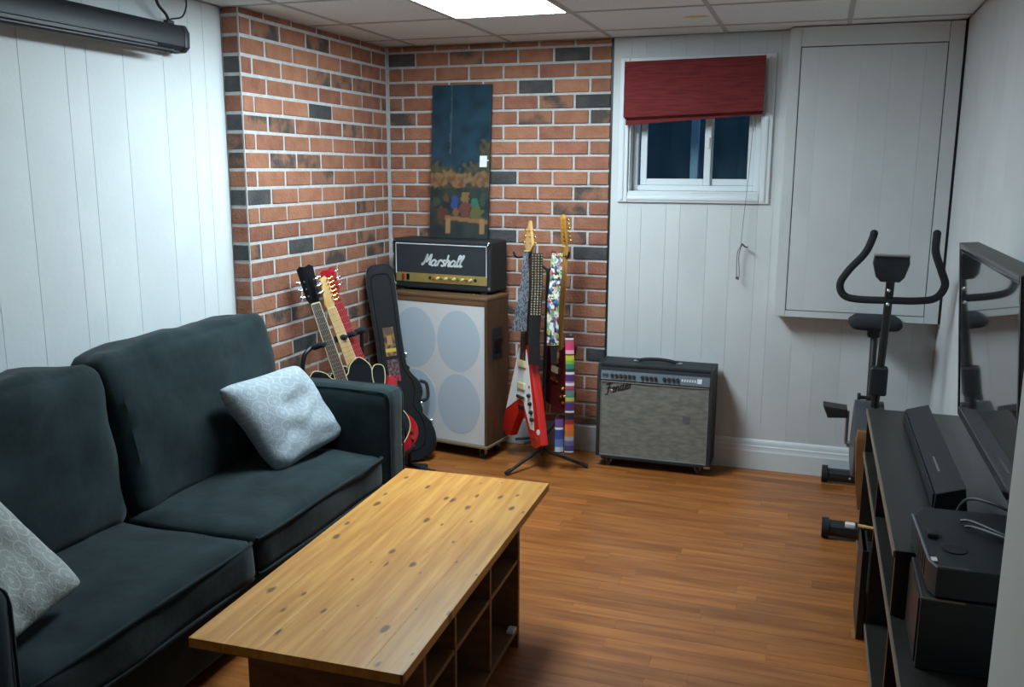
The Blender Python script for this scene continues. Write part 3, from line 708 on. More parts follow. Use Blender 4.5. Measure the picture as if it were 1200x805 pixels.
# painting
def image_grid(nu, nv, fn, x0, x1, z0, z1, y):
    m_ = MB(); vs = []; col = []
    for j in range(nv+1):
        for i in range(nu+1):
            u,v = i/nu, j/nv; vs.append((x0+(x1-x0)*u, y, z0+(z1-z0)*v)); col.append(fn(u,v))
    fs = [(j*(nu+1)+i, j*(nu+1)+i+1, (j+1)*(nu+1)+i+1, (j+1)*(nu+1)+i) for j in range(nv) for i in range(nu)]
    m_.add(vs, fs); m_.c = col; return m_
def mixc(a, b, k): return tuple(p+(q-p)*k for p,q in zip(a,b))
def paint(u, v):
    nz = noise.noise(Vector((u*5,v*12,1))); n2 = noise.noise(Vector((u*14,v*30,4)))
    c = mixc((.006,.022,.04),(.010,.045,.07), max(0,min(1,.5+nz+ (v-.6))))
    if abs(u-.33-.01*n2) < .012 and v > .55: c = (.045,.085,.10)
    hill = .46+.10*abs(u-.45)+.08*n2 + (.14 if u > .82 else 0)
    if v < hill: c = mixc((.020,.038,.028),(.075,.060,.028), max(0,min(1,.5+n2*1.6)))
    band = .385+.03*nz
    if abs(v-band) < .045+.02*n2: c = mixc((.13,.05,.025),(.18,.11,.05), max(0,min(1,.5+n2*2)))
    if v < .33+.03*n2: c = mixc((.008,.018,.022),(.025,.035,.028), max(0,min(1,.5+nz*1.4)))
    for (cx,cz,a,b,cc) in ((.42,.235,.06,.055,(.02,.05,.17)),(.60,.265,.075,.045,(.17,.10,.04)),(.76,.23,.06,.04,(.02,.12,.08)),(.60,.19,.11,.05,(.12,.035,.03)),(.80,.16,.12,.045,(.09,.085,.03)),
                           (.22,.15,.10,.06,(.07,.03,.02)),(.44,.17,.06,.03,(.15,.07,.03)),(.28,.27,.05,.03,(.07,.045,.03)),(.90,.26,.05,.05,(.03,.05,.03)),(.10,.24,.07,.03,(.03,.05,.03))):
        if ((u-cx)/a)**2+((v-cz)/b)**2 < 1+n2: c = cc
    if abs(v-(.135-.04*(u-.3))) < .014 and .26 < u < 1: c = (.20,.10,.04)
    for lx in (.32,.90):
        if abs(u-lx) < .042 and .03 < v < .13: c = (.26,.14,.06)
    return c
ptl = (Vector((.5,-.030,2.169)), )
pM = Matrix.Translation((.50,-.108,1.276)) @ Matrix.Rotation(R(-5.2),4,'X')
t = thing('painting', 'tall narrow dark painting leaning on the brick wall behind the amplifier head', 'painting', M=pM)
MB().box((-.187,.0,0),(.187,.016,.897),.002).build('board', BLKP, t)
image_grid(60,150,paint,-.187,.187,.0,.897,-.001).build('painted_face', vcmat('painting_paint', .3), t, smooth=0)
MB().box((.125,-.0035,.42),(.170,-.0015,.485)).build('label', PAPER, t)
MB().box((.158,-.004,.455),(.180,-.0016,.462)).build('label', PAPER, t)

# ================================================================== COMBO AMP
aM = Matrix.Translation((1.405,-.262,0))
t = thing('combo_amplifier', 'black combo guitar amplifier with silver grille cloth on casters under the window', 'amplifier', M=aM)
aw,ad_,a0,a1 = .648,.225,.052,.606
sd = MB()
def sidepan(x): 
    return MB().prism([(0,a0),(0,a1-.085),(.030,a1),(ad_,a1),(ad_,a0)], x, x+.020, M=Matrix(((0,1,0,0),(1,0,0,0),(0,0,1,0),(0,0,0,1))), bev=.003)
for x in (0,aw-.020): sidepan(x).build('side_panel', BLACK, t)
MB().box((.02,.030,a1-.02),(aw-.02,ad_,a1),.003).build('top_panel', BLACK, t)
MB().box((.02,0,a0),(aw-.02,ad_,a0+.018),.003).build('bottom_panel', BLACK, t)
MB().box((.02,.20,a0+.018),(aw-.02,ad_-.003,a1-.02)).build('back_panel', BLACK, t)
MB().box((.02,.008,a0+.019),(aw-.02,.018,a1-.098)).build('grille_cloth', SILVERG, t)
gf = MB(); GX0,GX1,GZ0,GZ1 = .0205,aw-.0205,a0+.0185,a1-.097
for a,b in (((GX0,.003,GZ0),(GX0+.004,.010,GZ1)),((GX1-.004,.003,GZ0),(GX1,.010,GZ1)),((GX0,.003,GZ0),(GX1,.010,GZ0+.005)),((GX0,.003,GZ1-.006),(GX1,.010,GZ1))): gf.box(a,b,.001)
gf.build('grille_trim', mat('silver_trim',(.42,.43,.43),.35,metal=.7), t)
# slanted control panel
cpM = Matrix.Translation((0,.006,a1-.090)) @ Matrix.Rotation(R(-14),4,'X')
cpn = MB().box((.0205,0,0),(aw-.0205,.004,.052),M=cpM).build('control_panel', mat('brushed_panel',(.20,.24,.27),.35,metal=.4), t)
MB().box((.0205,.002,.052),(aw-.0205,.012,.074),M=cpM).build('panel_shadow_board', BLACK, t)
for i in range(16):
    x = .085+i*.0245
    if i in (6,11): continue
    MB().cyl((x,0,.026),(x,-.016,.026),.0105,14,.009,M=cpM).build('knob', BLKP, cpn)
for x in (.038,.055): MB().cyl((x,0,.026),(x,-.006,.026),.009,12,M=cpM).build('input_jack', CHROME, cpn)
for i in range(6): MB().box((.475+i*.014,-.002,.019),(.482+i*.014,0,.033),M=cpM).build('panel_mark', PAPER, cpn)
MB().box((.560,-.003,.014),(.585,0,.040),M=cpM).build('power_jewel', PAPER, cpn)
hn = MB().tube(catmull([(.205,.12,a1+.004),(.24,.12,a1+.016),(.32,.12,a1+.022),(.40,.12,a1+.016),(.435,.12,a1+.004)],6,False),.010,8).build('handle', RUBBER, t)
for x in (.185,.425): MB().box((x,.107,a1),(x+.035,.133,a1+.009),.003).build('handle_bracket', CHROME, hn)
for x in (.0,aw-.03):
    for y in (.0,ad_-.03): MB().box((x-.002,y-.002,a0-.002),(x+.032,y+.032,a0+.012),.003).build('corner_cap', STEEL, t)
for x in (.07,aw-.07):
    for y in (.05,ad_-.05):
        c_ = MB().cyl((x-.010,y,.023),(x+.010,y,.023),.0225,16).build('caster', mat('rust_wheel',(.10,.05,.03),.6), t)
        MB().box((x-.016,y-.01,.022),(x-.012,y+.01,.05)).box((x+.012,y-.01,.022),(x+.016,y+.01,.05)).box((x-.02,y-.018,.046),(x+.02,y+.018,.052)).build('caster_fork', STEEL, c_)
script('Fender', .048, .432, .052, .25, .0075, .006, rot=.30).build('name_script', BLKM, t, smooth=0)
MB().sphere((.085,.006,.452),.008,10,(1,.3,1)).build('logo_stud', CHROME, t)
MB().box((.49,.006,.30),(.53,.0079,.34)).build('faded_badge', mat('badge_grey',(.115,.12,.13),.6), t)

# ================================================================== GUITARS
def gframe(base, top, normal):
    z = (Vector(top)-Vector(base)).normalized(); n = Vector(normal); n = (n - z*n.dot(z)).normalized()
    y = -n; x = y.cross(z)
    M = Matrix((x,y,z)).transposed().to_4x4(); M.translation = Vector(base); return M
def mirror(o): return o
BODIES = {
 'double': [(0,.0),(.10,.01),(.165,.07),(.16,.15),(.115,.225),(.125,.30),(.150,.37),(.125,.42),(.075,.365),(.035,.335),(-.035,.335),(-.075,.375),(-.125,.455),(-.155,.40),(-.13,.31),(-.115,.225),(-.165,.15),(-.17,.07),(-.10,.01)],
 'semi': [(0,.0),(.11,.015),(.19,.08),(.195,.16),(.145,.24),(.14,.31),(.150,.37),(.110,.42),(.060,.40),(.032,.365),(-.032,.365),(-.060,.40),(-.110,.42),(-.150,.37),(-.14,.31),(-.145,.24),(-.195,.16),(-.19,.08),(-.11,.015)],
 'single': [(0,.0),(.09,.01),(.16,.07),(.165,.14),(.12,.22),(.11,.28),(.135,.34),(.14,.385),(.10,.40),(.06,.36),(.034,.36),(-.034,.44),(-.08,.445),(-.125,.42),(-.14,.36),(-.12,.28),(-.12,.22),(-.165,.14),(-.16,.07),(-.09,.01)]}
def guitar(name, label, M, body, body_mat, neck_mat, board_mat, head_mat, neck_z=(.36,.92), head_len=.17, thick=.045, tuner_mat=CHROME, binding=None, inline=False,
           guard=None, hollow=False, bs=1.):
    t = thing(name, label, 'guitar', M=M)
    out = catmull([(a,b,0) for a,b in BODIES[body]],5); out = [(p[0]*(1+(bs-1)*.6),p[1]*bs) for p in out]
    bd = MB().prism(out,0,thick,bev=.006).build('body', body_mat, t)
    if binding:
        MB().tube([(x,-.001,z) for x,z in out],.0024,6,closed=True).build('binding', binding, bd)
    nz0,nz1 = neck_z
    nk = MB().prism([(-.028,nz0-.03),(.028,nz0-.03),(.0215,nz1),(-.0215,nz1)],.002,.022,bev=.006).build('neck', neck_mat, t)
    MB().prism([(-.028,nz0-.10),(.028,nz0-.10),(.0215,nz1),(-.0215,nz1)],-.006,.002).build('fretboard', board_mat, nk)
    if binding: MB().tube([(-.029,-.003,nz0-.1),(-.0222,-.003,nz1)],.0028,6).tube([(.029,-.003,nz0-.1),(.0222,-.003,nz1)],.0028,6).build('neck_binding', binding, nk)
    fr = MB()
    Ls = (nz1-(.16))
    for i in range(1,21):
        z = nz1-Ls*(1-2**(-i/12)); 
        if z > nz0-.09: w_ = .022+(.006)*(nz1-z)/(nz1-nz0); fr.box((-w_,-.0075,z-.001),(w_,-.006,z+.001))
    o = fr.build('frets', mat('fret_wire',(.30,.27,.22),.5,metal=1), nk); o['kind'] = 'stuff'
    if inline: hp = [(-.022,nz1),(.022,nz1),(.030,nz1+.03),(.034,nz1+head_len-.02),(.018,nz1+head_len),(-.012,nz1+head_len-.01),(-.020,nz1+.07),(-.030,nz1+.03)]
    else: hp = [(-.022,nz1),(.022,nz1),(.036,nz1+.03),(.043,nz1+head_len-.015),(.025,nz1+head_len),(.0,nz1+head_len-.012),(-.025,nz1+head_len),(-.043,nz1+head_len-.015),(-.036,nz1+.03)]
    hM_ = Matrix.Translation((0,0,nz1)) @ Matrix.Rotation(R(10),4,'X') @ Matrix.Translation((0,0,-nz1))
    hd_ = MB().prism(hp,0,.015,M=hM_,bev=.003).build('headstock', head_mat, t)
    MB().box((-.0215,-.009,nz1-.003),(.0215,.0,nz1+.003)).build('nut', CREAM, nk)
    for i in range(6):
        if inline: x,z,s_ = .026,nz1+.035+i*.023,1
        else: s_ = -1 if i < 3 else 1; x,z = s_*.026, nz1+.045+(i%3)*.038
        m_ = MB().cyl((x,-.002,z),(x,-.010,z),.0045,8,M=hM_).cyl((x,.012,z),(x+s_*.024,.012,z),.0035,8,M=hM_).sphere((x+s_*.032,.012,z),.0095,10,(1,.5,.9),M=hM_)
        m_.build('tuner', tuner_mat, hd_)
    MB().box((-.038,-.013,.15),(.038,-.0005,.165),.003).build('bridge', tuner_mat, t)
    for z in (.20,.29): MB().box((-.038,-.010,z),(.038,-.0005,z+.038),.004).build('pickup', tuner_mat if hollow else CREAM, t)
    for x,z in ((.10,.13),(.125,.09),(.085,.08),(.115,.05)): MB().cyl((x,-.0005,z),(x,-.014,z),.010,12,.008).build('knob', GOLD, t)
    if guard: MB().prism([(.035,.16),(.10,.17),(.115,.26),(.07,.33),(.035,.33)],-.006,-.003).build('pickguard', guard, t)
    st = MB()
    for i in range(6):
        k = (i-2.5); st.tube([(k*.0100,-.014,.157),(k*.0068,-.010,nz1)],.0006,4)
    st.build('strings', STRING, t)['kind'] = 'stuff'
    return t
# three guitars in the floor rack by the brick wall, all leaning back to the bricks
def rack(y, ztop, zb=.145, xt=.06, xb=.40, dy=0.): return (xb,y,zb),(xt,y+dy,ztop)
N1 = (.70,-.68,.28)
b_,t_ = rack(-1.20,1.235,zb=.225,xb=.44,xt=.055,dy=.05)
guitar('electric_guitar','black hollow-body guitar with cream binding and chrome tuners, nearest the sofa in the rack',gframe(b_,t_,N1),'semi',BLKG,BLKG,ROSE,BLKG,neck_z=(.50,.84),head_len=.20,bs=1.22,binding=CREAM,hollow=True,guard=CREAM)
b_,t_ = rack(-1.03,1.155,zb=.205,xb=.455,xt=.070,dy=.02)
guitar('electric_guitar','black guitar with pale maple neck and gold tuners, middle of the floor rack',gframe(b_,t_,N1),'single',BLKG,MAPLE,MAPLE,MAPLE,neck_z=(.50,.82),head_len=.17,bs=1.15,binding=CREAM,inline=True,tuner_mat=GOLD)
b_,t_ = rack(-.86,1.19,zb=.145,xb=.435,xt=.045,dy=-.05)
guitar('electric_guitar','red guitar with red headstock and red neck beside the black guitar case',gframe(b_,t_,N1),'double',CHERRY,CHERRY,CHERRY,CHERRY,neck_z=(.36,.93),head_len=.15,inline=False)

# guitar rack
t = thing('guitar_rack', 'black tubular guitar rack with padded rail behind the sofa arm', 'guitar stand', (.3,-.95,0))
def G(name, mb, mm, p=None): return mb.build(name, mm, p or t, world=True)
G('end_frame', MB().tube(catmull([(.50,-1.30,.012),(.30,-1.30,.012),(.10,-1.30,.02),(.085,-1.30,.10),(.12,-1.295,.45),(.135,-1.29,.72),(.150,-1.26,.785),(.17,-1.20,.80)],6,False),.012,10), BLKM)
G('end_frame', MB().tube(catmull([(.50,-.62,.012),(.30,-.62,.012),(.10,-.62,.02),(.085,-.62,.10),(.10,-.625,.45),(.115,-.63,.72),(.125,-.66,.785),(.15,-.71,.80)],6,False),.012,10), BLKM)
G('padded_rail', MB().tube([(.17,-1.20,.80),(.165,-.95,.80),(.15,-.71,.80)],.011,10), BLKM)
for y in (-1.22,-1.12,-1.0,-.90,-.78): G('foam_pad', MB().tube([(.17,y-.018,.80),(.215,y-.018,.815),(.235,y-.018,.815)],[.017,.015,.012],10), FOAM)
G('lower_rail', MB().cyl((.43,-1.29,.125),(.43,-.63,.125),.014).cyl((.50,-1.30,.012),(.50,-.62,.012),.011), BLKM)
G('rail_leg', MB().cyl((.40,-1.295,.012),(.40,-1.295,.125),.011).cyl((.40,-.625,.012),(.40,-.625,.125),.011), BLKM)
G('rail_leg', MB().cyl((.40,-.625,.02),(.58,-.70,.012),.010).sphere((.58,-.70,.013),.013), RUBBER)

# hard guitar case leaning into the corner
cM2 = gframe((.36,-.585,.012),(.100,-.38,1.16),(.50,-.86,.10))
CASEV = mat('case_vinyl',(.005,.007,.009),.6,bump=.3,bscale=260,spec=.25)
t = thing('guitar_case', 'black hard guitar case with stickers leaning against the white grille', 'guitar case', M=cM2)
co = catmull([(x,z,0) for x,z in [(0,.0),(.11,.005),(.175,.05),(.19,.13),(.17,.21),(.125,.28),(.128,.33),(.150,.39),(.140,.45),(.105,.50),(.080,.56),(.075,.72),(.078,.92),(.080,1.10),(.060,1.155),(0,1.165),(-.060,1.155),(-.080,1.10),(-.078,.92),(-.075,.72),(-.080,.56),(-.105,.50),(-.140,.45),(-.150,.39),(-.128,.33),(-.125,.28),(-.17,.21),(-.19,.13),(-.175,.05),(-.11,.005)]],4)
co = [(p[0],p[1]) for p in co]
MB().prism(co,0,.045,bev=.012).build('case_lid', CASEV, t)
MB().prism(co,.047,.10,bev=.012).build('case_shell', CASEV, t)
MB().tube([(x*1.01,.046,z) for x,z in co],.0045,6,closed=True).build('metal_rim', STEEL, t)
MB().tube([(x*.72,-.002,.06+z*.90) for x,z in co],.004,6,closed=True).build('lid_ridge', CASEV, t)
for x,z in ((.135,.30),(.165,.06),(.085,.60),(.182,.19)):
    MB().box((x-.010,.03,z),(x+.008,.06,z+.03),.003).build('latch', CHROME, t)
MB().tube(catmull([(.135,.045,.335),(.178,.045,.35),(.182,.045,.43),(.145,.045,.455)],5,False),.010,8).build('handle', RUBBER, t)
def sticker1(u,v):
    n = noise.noise(Vector((u*4,v*6,3)))
    c = mixc((.03,.02,.02),(.30,.13,.04), max(0,min(1,.5+n*1.8)))
    if v > .72 and abs(u-.5) < .35: c = (.10,.05,.03)
    if .40 < v < .70 and abs(u-.5) < .25: c = mixc((.35,.20,.10),(.40,.22,.03),v)
    if .14 < v < .28: c = (.55,.42,.05)
    return c
def sticker2(u,v):
    n = noise.noise(Vector((u*6,v*8,9)))
    return (.35,.03,.06) if v < .3 and n > -.1 else mixc((.02,.02,.03),(.22,.10,.09), max(0,min(1,.45+n*1.6)))
VST = vcmat('sticker_print', .4)
image_grid(20,32,sticker1,-.030,.032,.62,.79,-.0015).build('sticker', VST, t, smooth=0)
image_grid(20,32,sticker2,-.030,.036,.47,.60,-.0015).build('sticker', VST, t, smooth=0)

# double guitar stand by the brick wall
t = thing('guitar_stand', 'black tripod guitar stand holding the red V guitar near the brick wall', 'guitar stand', (1.10,-.33,0))
hub = Vector((1.105,-.36,.10))
for q in ((.975,-.60,.012),(1.375,-.32,.012),(1.02,-.05,.012)):
    lg = G('leg', MB().tube([hub, Vector(q)],.0095,8), BLKM)
    d = (Vector(q)-hub).normalized(); G('rubber_foot', MB().tube([Vector(q)-d*.035+Vector((0,0,.002)), Vector(q)+Vector((0,0,.002))],.0125,8), RUBBER, lg)
G('pole', MB().cyl((1.105,-.33,.05),(1.105,-.25,1.12),.011).cyl((1.105,-.33,.07),(1.105,-.33,.16),.02), BLKM)
G('cross_bar', MB().tube([(.99,-.295,1.205),(1.105,-.25,1.12),(1.225,-.235,1.215)],.009,8), BLKM)
G('neck_yoke', MB().tube(catmull([(.955,-.42,1.235),(.965,-.40,1.205),(.99,-.33,1.20),(1.035,-.39,1.205),(1.05,-.41,1.235)],5,False),.006,8), RUBBER)
G('neck_yoke', MB().tube(catmull([(1.15,-.33,1.235),(1.16,-.31,1.205),(1.20,-.25,1.205),(1.235,-.30,1.205),(1.245,-.32,1.235)],5,False),.006,8), RUBBER)
G('body_cradle', MB().tube([(1.00,-.345,.12),(1.105,-.33,.14),(1.20,-.30,.30)],.009,8).cyl((1.09,-.36,.16),(1.09,-.44,.17),.008).cyl((1.03,-.30,.14),(.96,-.38,.15),.008), RUBBER)

# V guitar
al = R(40)
nV = (-math.sin(al),-math.cos(al),0)
vM = gframe((.985,-.37,.135),(1.012,-.33,1.405),nV)
t = thing('electric_guitar', 'red V-shaped electric guitar with white pickguard on the tripod stand', 'guitar', M=vM)
vout = [(-.215,.03),(-.165,.0),(-.115,.005),(-.01,.215),(.01,.215),(.115,.005),(.165,.0),(.215,.03),(.150,.25),(.062,.50),(.040,.575),(-.040,.575),(-.062,.50),(-.150,.25)]
bd = MB().prism(vout,0,.052,bev=.006).build('body', REDP, t)
MB().prism([(-.165,.16),(-.045,.545),(.030,.545),(.045,.50),(.125,.20),(.140,.10),(.105,.10),(.020,.24),(-.02,.25),(-.075,.22)],-.004,-.0005).build('pickguard', WHITEP, bd)
nk = MB().prism([(-.028,.54),(.028,.54),(.0215,1.10),(-.0215,1.10)],.002,.022,bev=.006).build('neck', ROSE, t)
MB().prism([(-.028,.46),(.028,.46),(.0215,1.10),(-.0215,1.10)],-.007,.002).build('fretboard', ROSE, nk)
fr = MB()
for i in range(1,21):
    z = 1.10-.80*(1-2**(-i/12)); 
    if z > .47: fr.box((-.023,-.0085,z-.001),(.023,-.007,z+.001))
fr.build('frets', mat('fret_wire',(.30,.27,.22),.5,metal=1), nk)['kind'] = 'stuff'
hd_ = MB().prism([(-.022,1.10),(.022,1.10),(.046,1.135),(.010,1.268),(-.004,1.268),(-.046,1.135)],.004,.019,bev=.003).build('headstock', MAPLE, t)
for i in range(6):
    s_ = 1 if i < 3 else -1; z = 1.145+(i%3)*.035; x = s_*(.030-(i%3)*.008)
    MB().cyl((x,.003,z),(x,-.005,z),.004,8).cyl((x,.012,z),(x+s_*.022,.012,z),.003,8).sphere((x+s_*.03,.012,z),.008,10,(1,.5,.9)).build('tuner', GOLD, hd_)
MB().box((-.0215,-.010,1.097),(.0215,.0,1.103)).build('nut', CREAM, nk)
for z in (.46,.33): MB().box((-.040,-.016,z-.02),(.040,-.004,z+.02),.004).build('pickup', CREAM, t)
MB().box((-.042,-.016,.255),(.042,-.004,.275),.003).build('bridge', CHROME, t)
MB().box((-.03,-.008,.19),(.03,-.0005,.215),.003).build('tailpiece', BLKM, t)
for x,z in ((.085,.29),(.10,.245),(.115,.20),(.125,.16)): MB().cyl((x,-.004,z),(x,-.020,z),.012,14,.010).build('knob', BLKP, t)
for i in range(4): MB().box((.070+i*.010,-.0055,.33-i*.05),(.082+i*.010,-.004,.345-i*.05)).build('guard_mark', BLKP, bd)
MB().cyl((.165,-.001,.05),(.165,-.012,.05),.011,12).build('jack_plate', CHROME, t)
MB().cyl((.185,-.0006,.10),(.185,-.003,.10),.016,16).build('round_sticker', PAPER, bd)
st = MB()
for i in range(6): st.tube([((i-2.5)*.0105,-.017,.265),((i-2.5)*.0068,-.011,1.10)],.0006,4)
st.build('strings', STRING, t)['kind'] = 'stuff'

# dark cherry guitar behind, seen nearly edge on
a2 = R(45); nS = (-math.sin(a2),-math.cos(a2),0)
sM = gframe((1.145,-.25,.33),(1.200,-.235,1.437),nS)
guitar('electric_guitar','dark cherry guitar with amber maple neck and six gold tuners, behind the straps',sM,'double',DKRED,AMBER,AMBER,AMBER,neck_z=(.36,.93),head_len=.18,inline=True,tuner_mat=GOLD)

# straps
def strap(name, label, pts, width, wdir, material=None, fn=None, th=.0025, nseg=60, nu=10):
    """pts = centre line top to bottom, width = float or list"""
    path = [Vector(p) for p in catmull(pts,8,False)]; n = len(path)-1; wd = Vector(wdir).normalized()
    NP = nseg
    vs = []; col = []
    nrm = wd.cross(Vector((0,0,1))).normalized()
    for side in (0,1):
        for j in range(NP+1):
            fj = j/NP*n; i = min(int(fj), n-1); p = path[i].lerp(path[i+1], fj-i); v = j/NP
            w_ = width if not isinstance(width,(list,tuple)) else width[0]+(width[1]-width[0])*v
            for k in range(nu+1):
                u = k/nu; curl = .006*(1-(2*u-1)**2)
                vs.append(p + wd*(u-.5)*w_ + nrm*(curl + (th if side else 0)));  col.append(fn(u,v) if fn else (0,0,0))
    Wd = nu+1; S_ = Wd*(NP+1); fs = []
    for s_ in (0,1):
        for j in range(NP):
            for k in range(nu):
                a = s_*S_+j*Wd+k; q = (a,a+1,a+Wd+1,a+Wd); fs.append(q if s_ else q[::-1])
    for j in range(NP):
        for k in (0,nu): a = j*Wd+k; fs.append((a,a+Wd,a+Wd+S_,a+S_))
    for k in range(nu):
        for j in (0,NP): a = j*Wd+k; fs.append((a,a+1,a+1+S_,a+S_))
    m_ = MB().add(vs, fs); m_.c = col if fn else None
    t = thing(name, label, 'guitar strap', tuple(path[-1]))
    o = m_.build('strap_band', material or vcmat(name+'_print',.6), t, world=True, smooth=60)
    return t
WD = (.95,.31,0)
SNAKE = mat('snake_leather',(.055,.065,.085),.35,col2=(.22,.24,.28),scale=60,stretch=(3,3,1.2),bump=.4,contrast=(.46,.54))
strap('guitar_strap','grey snakeskin strap hanging from the V guitar headstock',[(1.036,-.452,1.235),(1.032,-.455,1.05),(1.017,-.46,.92),(1.002,-.46,.80)],[.028,.085],WD,SNAKE)
tt = strap('guitar_strap','black strap with rows of silver pyramid studs beside the V guitar neck',[(1.092,-.42,1.232),(1.092,-.425,1.06),(1.088,-.43,.90),(1.082,-.43,.80),(1.083,-.43,.61)],[.062,.066],WD,mat('black_leather',(.018,.018,.02),.4,bump=.4,bscale=60))
sm = MB(); wd = Vector(WD).normalized(); nr = wd.cross(Vector((0,0,1))).normalized()
stud0 = None
nr = nr if nr.y < 0 else -nr
for j in range(24):
    z = 1.222-j*.0142; cx = 1.092-.004*max(0,(1.06-z)/.16); cy = -.42-.01*(1.232-z)/.33
    for k in range(4):
        u = (k-1.5)/2; a = .0055; p = Vector((cx,cy,z))+wd*((k-1.5)*.0150)+nr*(.0085-.006*u*u*1.3)
        b4 = [p+wd*a+Vector((0,0,.005)), p-wd*a+Vector((0,0,.005)), p-wd*a-Vector((0,0,.005)), p+wd*a-Vector((0,0,.005)), p+nr*.006]
        sm.add([tuple(x) for x in b4],[(0,1,2,3),(0,4,1),(1,4,2),(2,4,3),(3,4,0)])
o = sm.build('studs', mat('pale_brass',(.55,.48,.33),.35,metal=1), tt, world=True, smooth=0); o['kind'] = 'stuff'
cols_ = [(.03,.03,.04),(.80,.79,.75),(.75,.74,.70),(.55,.05,.06),(.10,.25,.50),(.70,.62,.10),(.02,.02,.03),(.65,.40,.25),(.8,.8,.78),(.30,.05,.05),(.12,.35,.20),(.03,.04,.09)]
def comic(u,v):
    q = int(u*3.2+noise.noise(Vector((v*19,u*2,1)))*1.4)*7+int(v*26+noise.noise(Vector((u*7,v*31,5)))*1.3)
    return cols_[(q*31+q//3) % len(cols_)]
strap('guitar_strap','multicoloured comic-print strap hanging in front of the cherry guitar neck',[(1.190,-.36,1.240),(1.186,-.37,1.10),(1.176,-.385,.95),(1.178,-.39,.72)],[.060,.066],WD,None,comic,nseg=110,nu=14)
bt = MB().prism([(-.016,0),(.016,0),(.018,.07),(.026,.11),(-.026,.11),(-.018,.07)],0,.004,bev=.001,M=Matrix.Translation((1.186,-.392,.612))@Matrix.Rotation(R(18),4,'Z'))
tg = thing('strap_end','black leather strap end below the comic-print strap','strap end',(1.186,-.392,.612)); bt.build('leather_tab', MATS['black_leather'], tg, world=True)
def serape(bands):
    def g_(u,v):
        for b,c in bands:
            if v < b: return c
        return bands[-1][1]
    return g_
W_=(.78,.78,.76); PK=(.62,.05,.14); PU=(.10,.03,.16); BK=(.02,.02,.03)
strap('guitar_strap','striped woven blanket-pattern strap hanging in front of the red guitar body',[(1.281,-.42,.785),(1.290,-.43,.60),(1.292,-.43,.35),(1.292,-.43,.115)],[.046,.052],WD,None,
      serape([(.04,BK),(.06,W_),(.10,(.45,.08,.12)),(.17,PK),(.205,(.75,.45,.50)),(.215,BK),(.26,(.60,.52,.04)),(.29,(.20,.42,.06)),(.33,(.03,.22,.16)),(.36,(.02,.05,.05)),(.375,W_),(.43,PU),(.445,(.4,.2,.4)),(.465,W_),(.49,(.45,.06,.12)),(.50,(.05,.05,.06)),(.535,(.15,.22,.22)),(.55,(.05,.25,.20)),(.575,(.55,.50,.06)),(.59,(.1,.1,.2)),(.65,PU),(.665,W_),(.72,BK),(.75,(.3,.03,.03)),(.80,(.75,.14,.03)),(.84,(.55,.16,.03)),(.87,(.35,.36,.42)),(.91,(.14,.12,.30)),(.97,(.06,.05,.20)),(.985,W_),(1.1,BK)]),nseg=150,nu=6)
strap('guitar_strap','shorter tail of the striped woven strap, left of the long striped strap',[(1.228,-.415,.31),(1.230,-.42,.21),(1.231,-.42,.108)],.046,WD,None,
      serape([(.04,BK),(.30,(.16,.07,.28)),(.34,W_),(.60,(.04,.07,.28)),(.80,(.10,.20,.50)),(.94,(.50,.60,.72)),(1.1,BK)]),nseg=60,nu=6)

# ================================================================== EXERCISE BIKE
t = thing('exercise_bike', 'black upright exercise bike in the far right corner behind the television stand', 'exercise bike', (2.865,-.5,0))
cxb = 2.865
def tb(name, pts, r, mm=BLKM, sm_=6, p=None): return G(name, MB().tube(catmull(pts,sm_,False) if len(pts) > 2 else pts, r, 10), mm, p)
for y in (-.10,-.90):
    z = .042 if y > -.5 else .045
    fb = tb('stabiliser', [(2.655,y,z),(3.075,y,z)], .036 if y > -.5 else .038, BLKP)
    for x in (2.645,3.055): G('end_cap', MB().cyl((x,y,.046),(x+.03,y,.046),.046,16), RUBBER, fb)
    if y < -.5: G('white_sticker', MB().box((2.745,y-.030,z+.012),(2.79,y+.005,z+.0385),.004), WHITEP, fb)
    else: G('bolt', MB().sphere((2.79,y-.038,z),.008,8), CHROME, fb)
tb('main_frame', [(cxb,-.10,.08),(cxb,-.30,.17),(cxb,-.55,.18),(cxb,-.90,.08)], .026, BLKM)
tb('handlebar_post', [(cxb-.02,-.50,.35),(cxb,-.56,.75),(cxb+.012,-.60,1.20)], .019)
tb('seat_post', [(cxb-.02,-.34,.40),(cxb-.015,-.20,.86)], .018, BLKM)
G('seat', MB().soft((2.850,-.17,.912),(.240,.25,.055),0.026,(.01,.0,.010),n=12), FOAM)
G('seat_clamp', MB().box((cxb-.05,-.24,.84),(cxb+.01,-.17,.93),.008), BLKP)
G('seat_knob', MB().cyl((2.80,-.33,.545),(2.835,-.33,.545),.010).cyl((2.785,-.33,.545),(2.80,-.33,.545),.022,12), BLKP)
G('tension_knob', MB().box((cxb-.045,-.60,.62),(cxb+.035,-.54,.76),.01), BLKP)
hb = [(2.785,-.64,1.392),(2.755,-.64,1.31),(2.690,-.62,1.225),(2.655,-.60,1.155),(2.675,-.59,1.100),(2.74,-.59,1.083),(2.88,-.595,1.085),(3.00,-.59,1.088),(3.075,-.59,1.105),(3.108,-.60,1.165),(3.085,-.62,1.235),(3.052,-.64,1.32),(3.050,-.64,1.398)]
h_ = tb('handlebar', hb, .0175, FOAM)
for q in (hb[0],hb[-1]): G('grip_end', MB().sphere((q[0],q[1],q[2]+.006),.0185,12), RUBBER, h_)
cn = G('console', MB().prism([(2.795,1.300),(2.945,1.300),(2.948,1.262),(2.930,1.200),(2.910,1.178),(2.828,1.178),(2.806,1.200),(2.790,1.262)],-.665,-.615,bev=.006), BLKP)
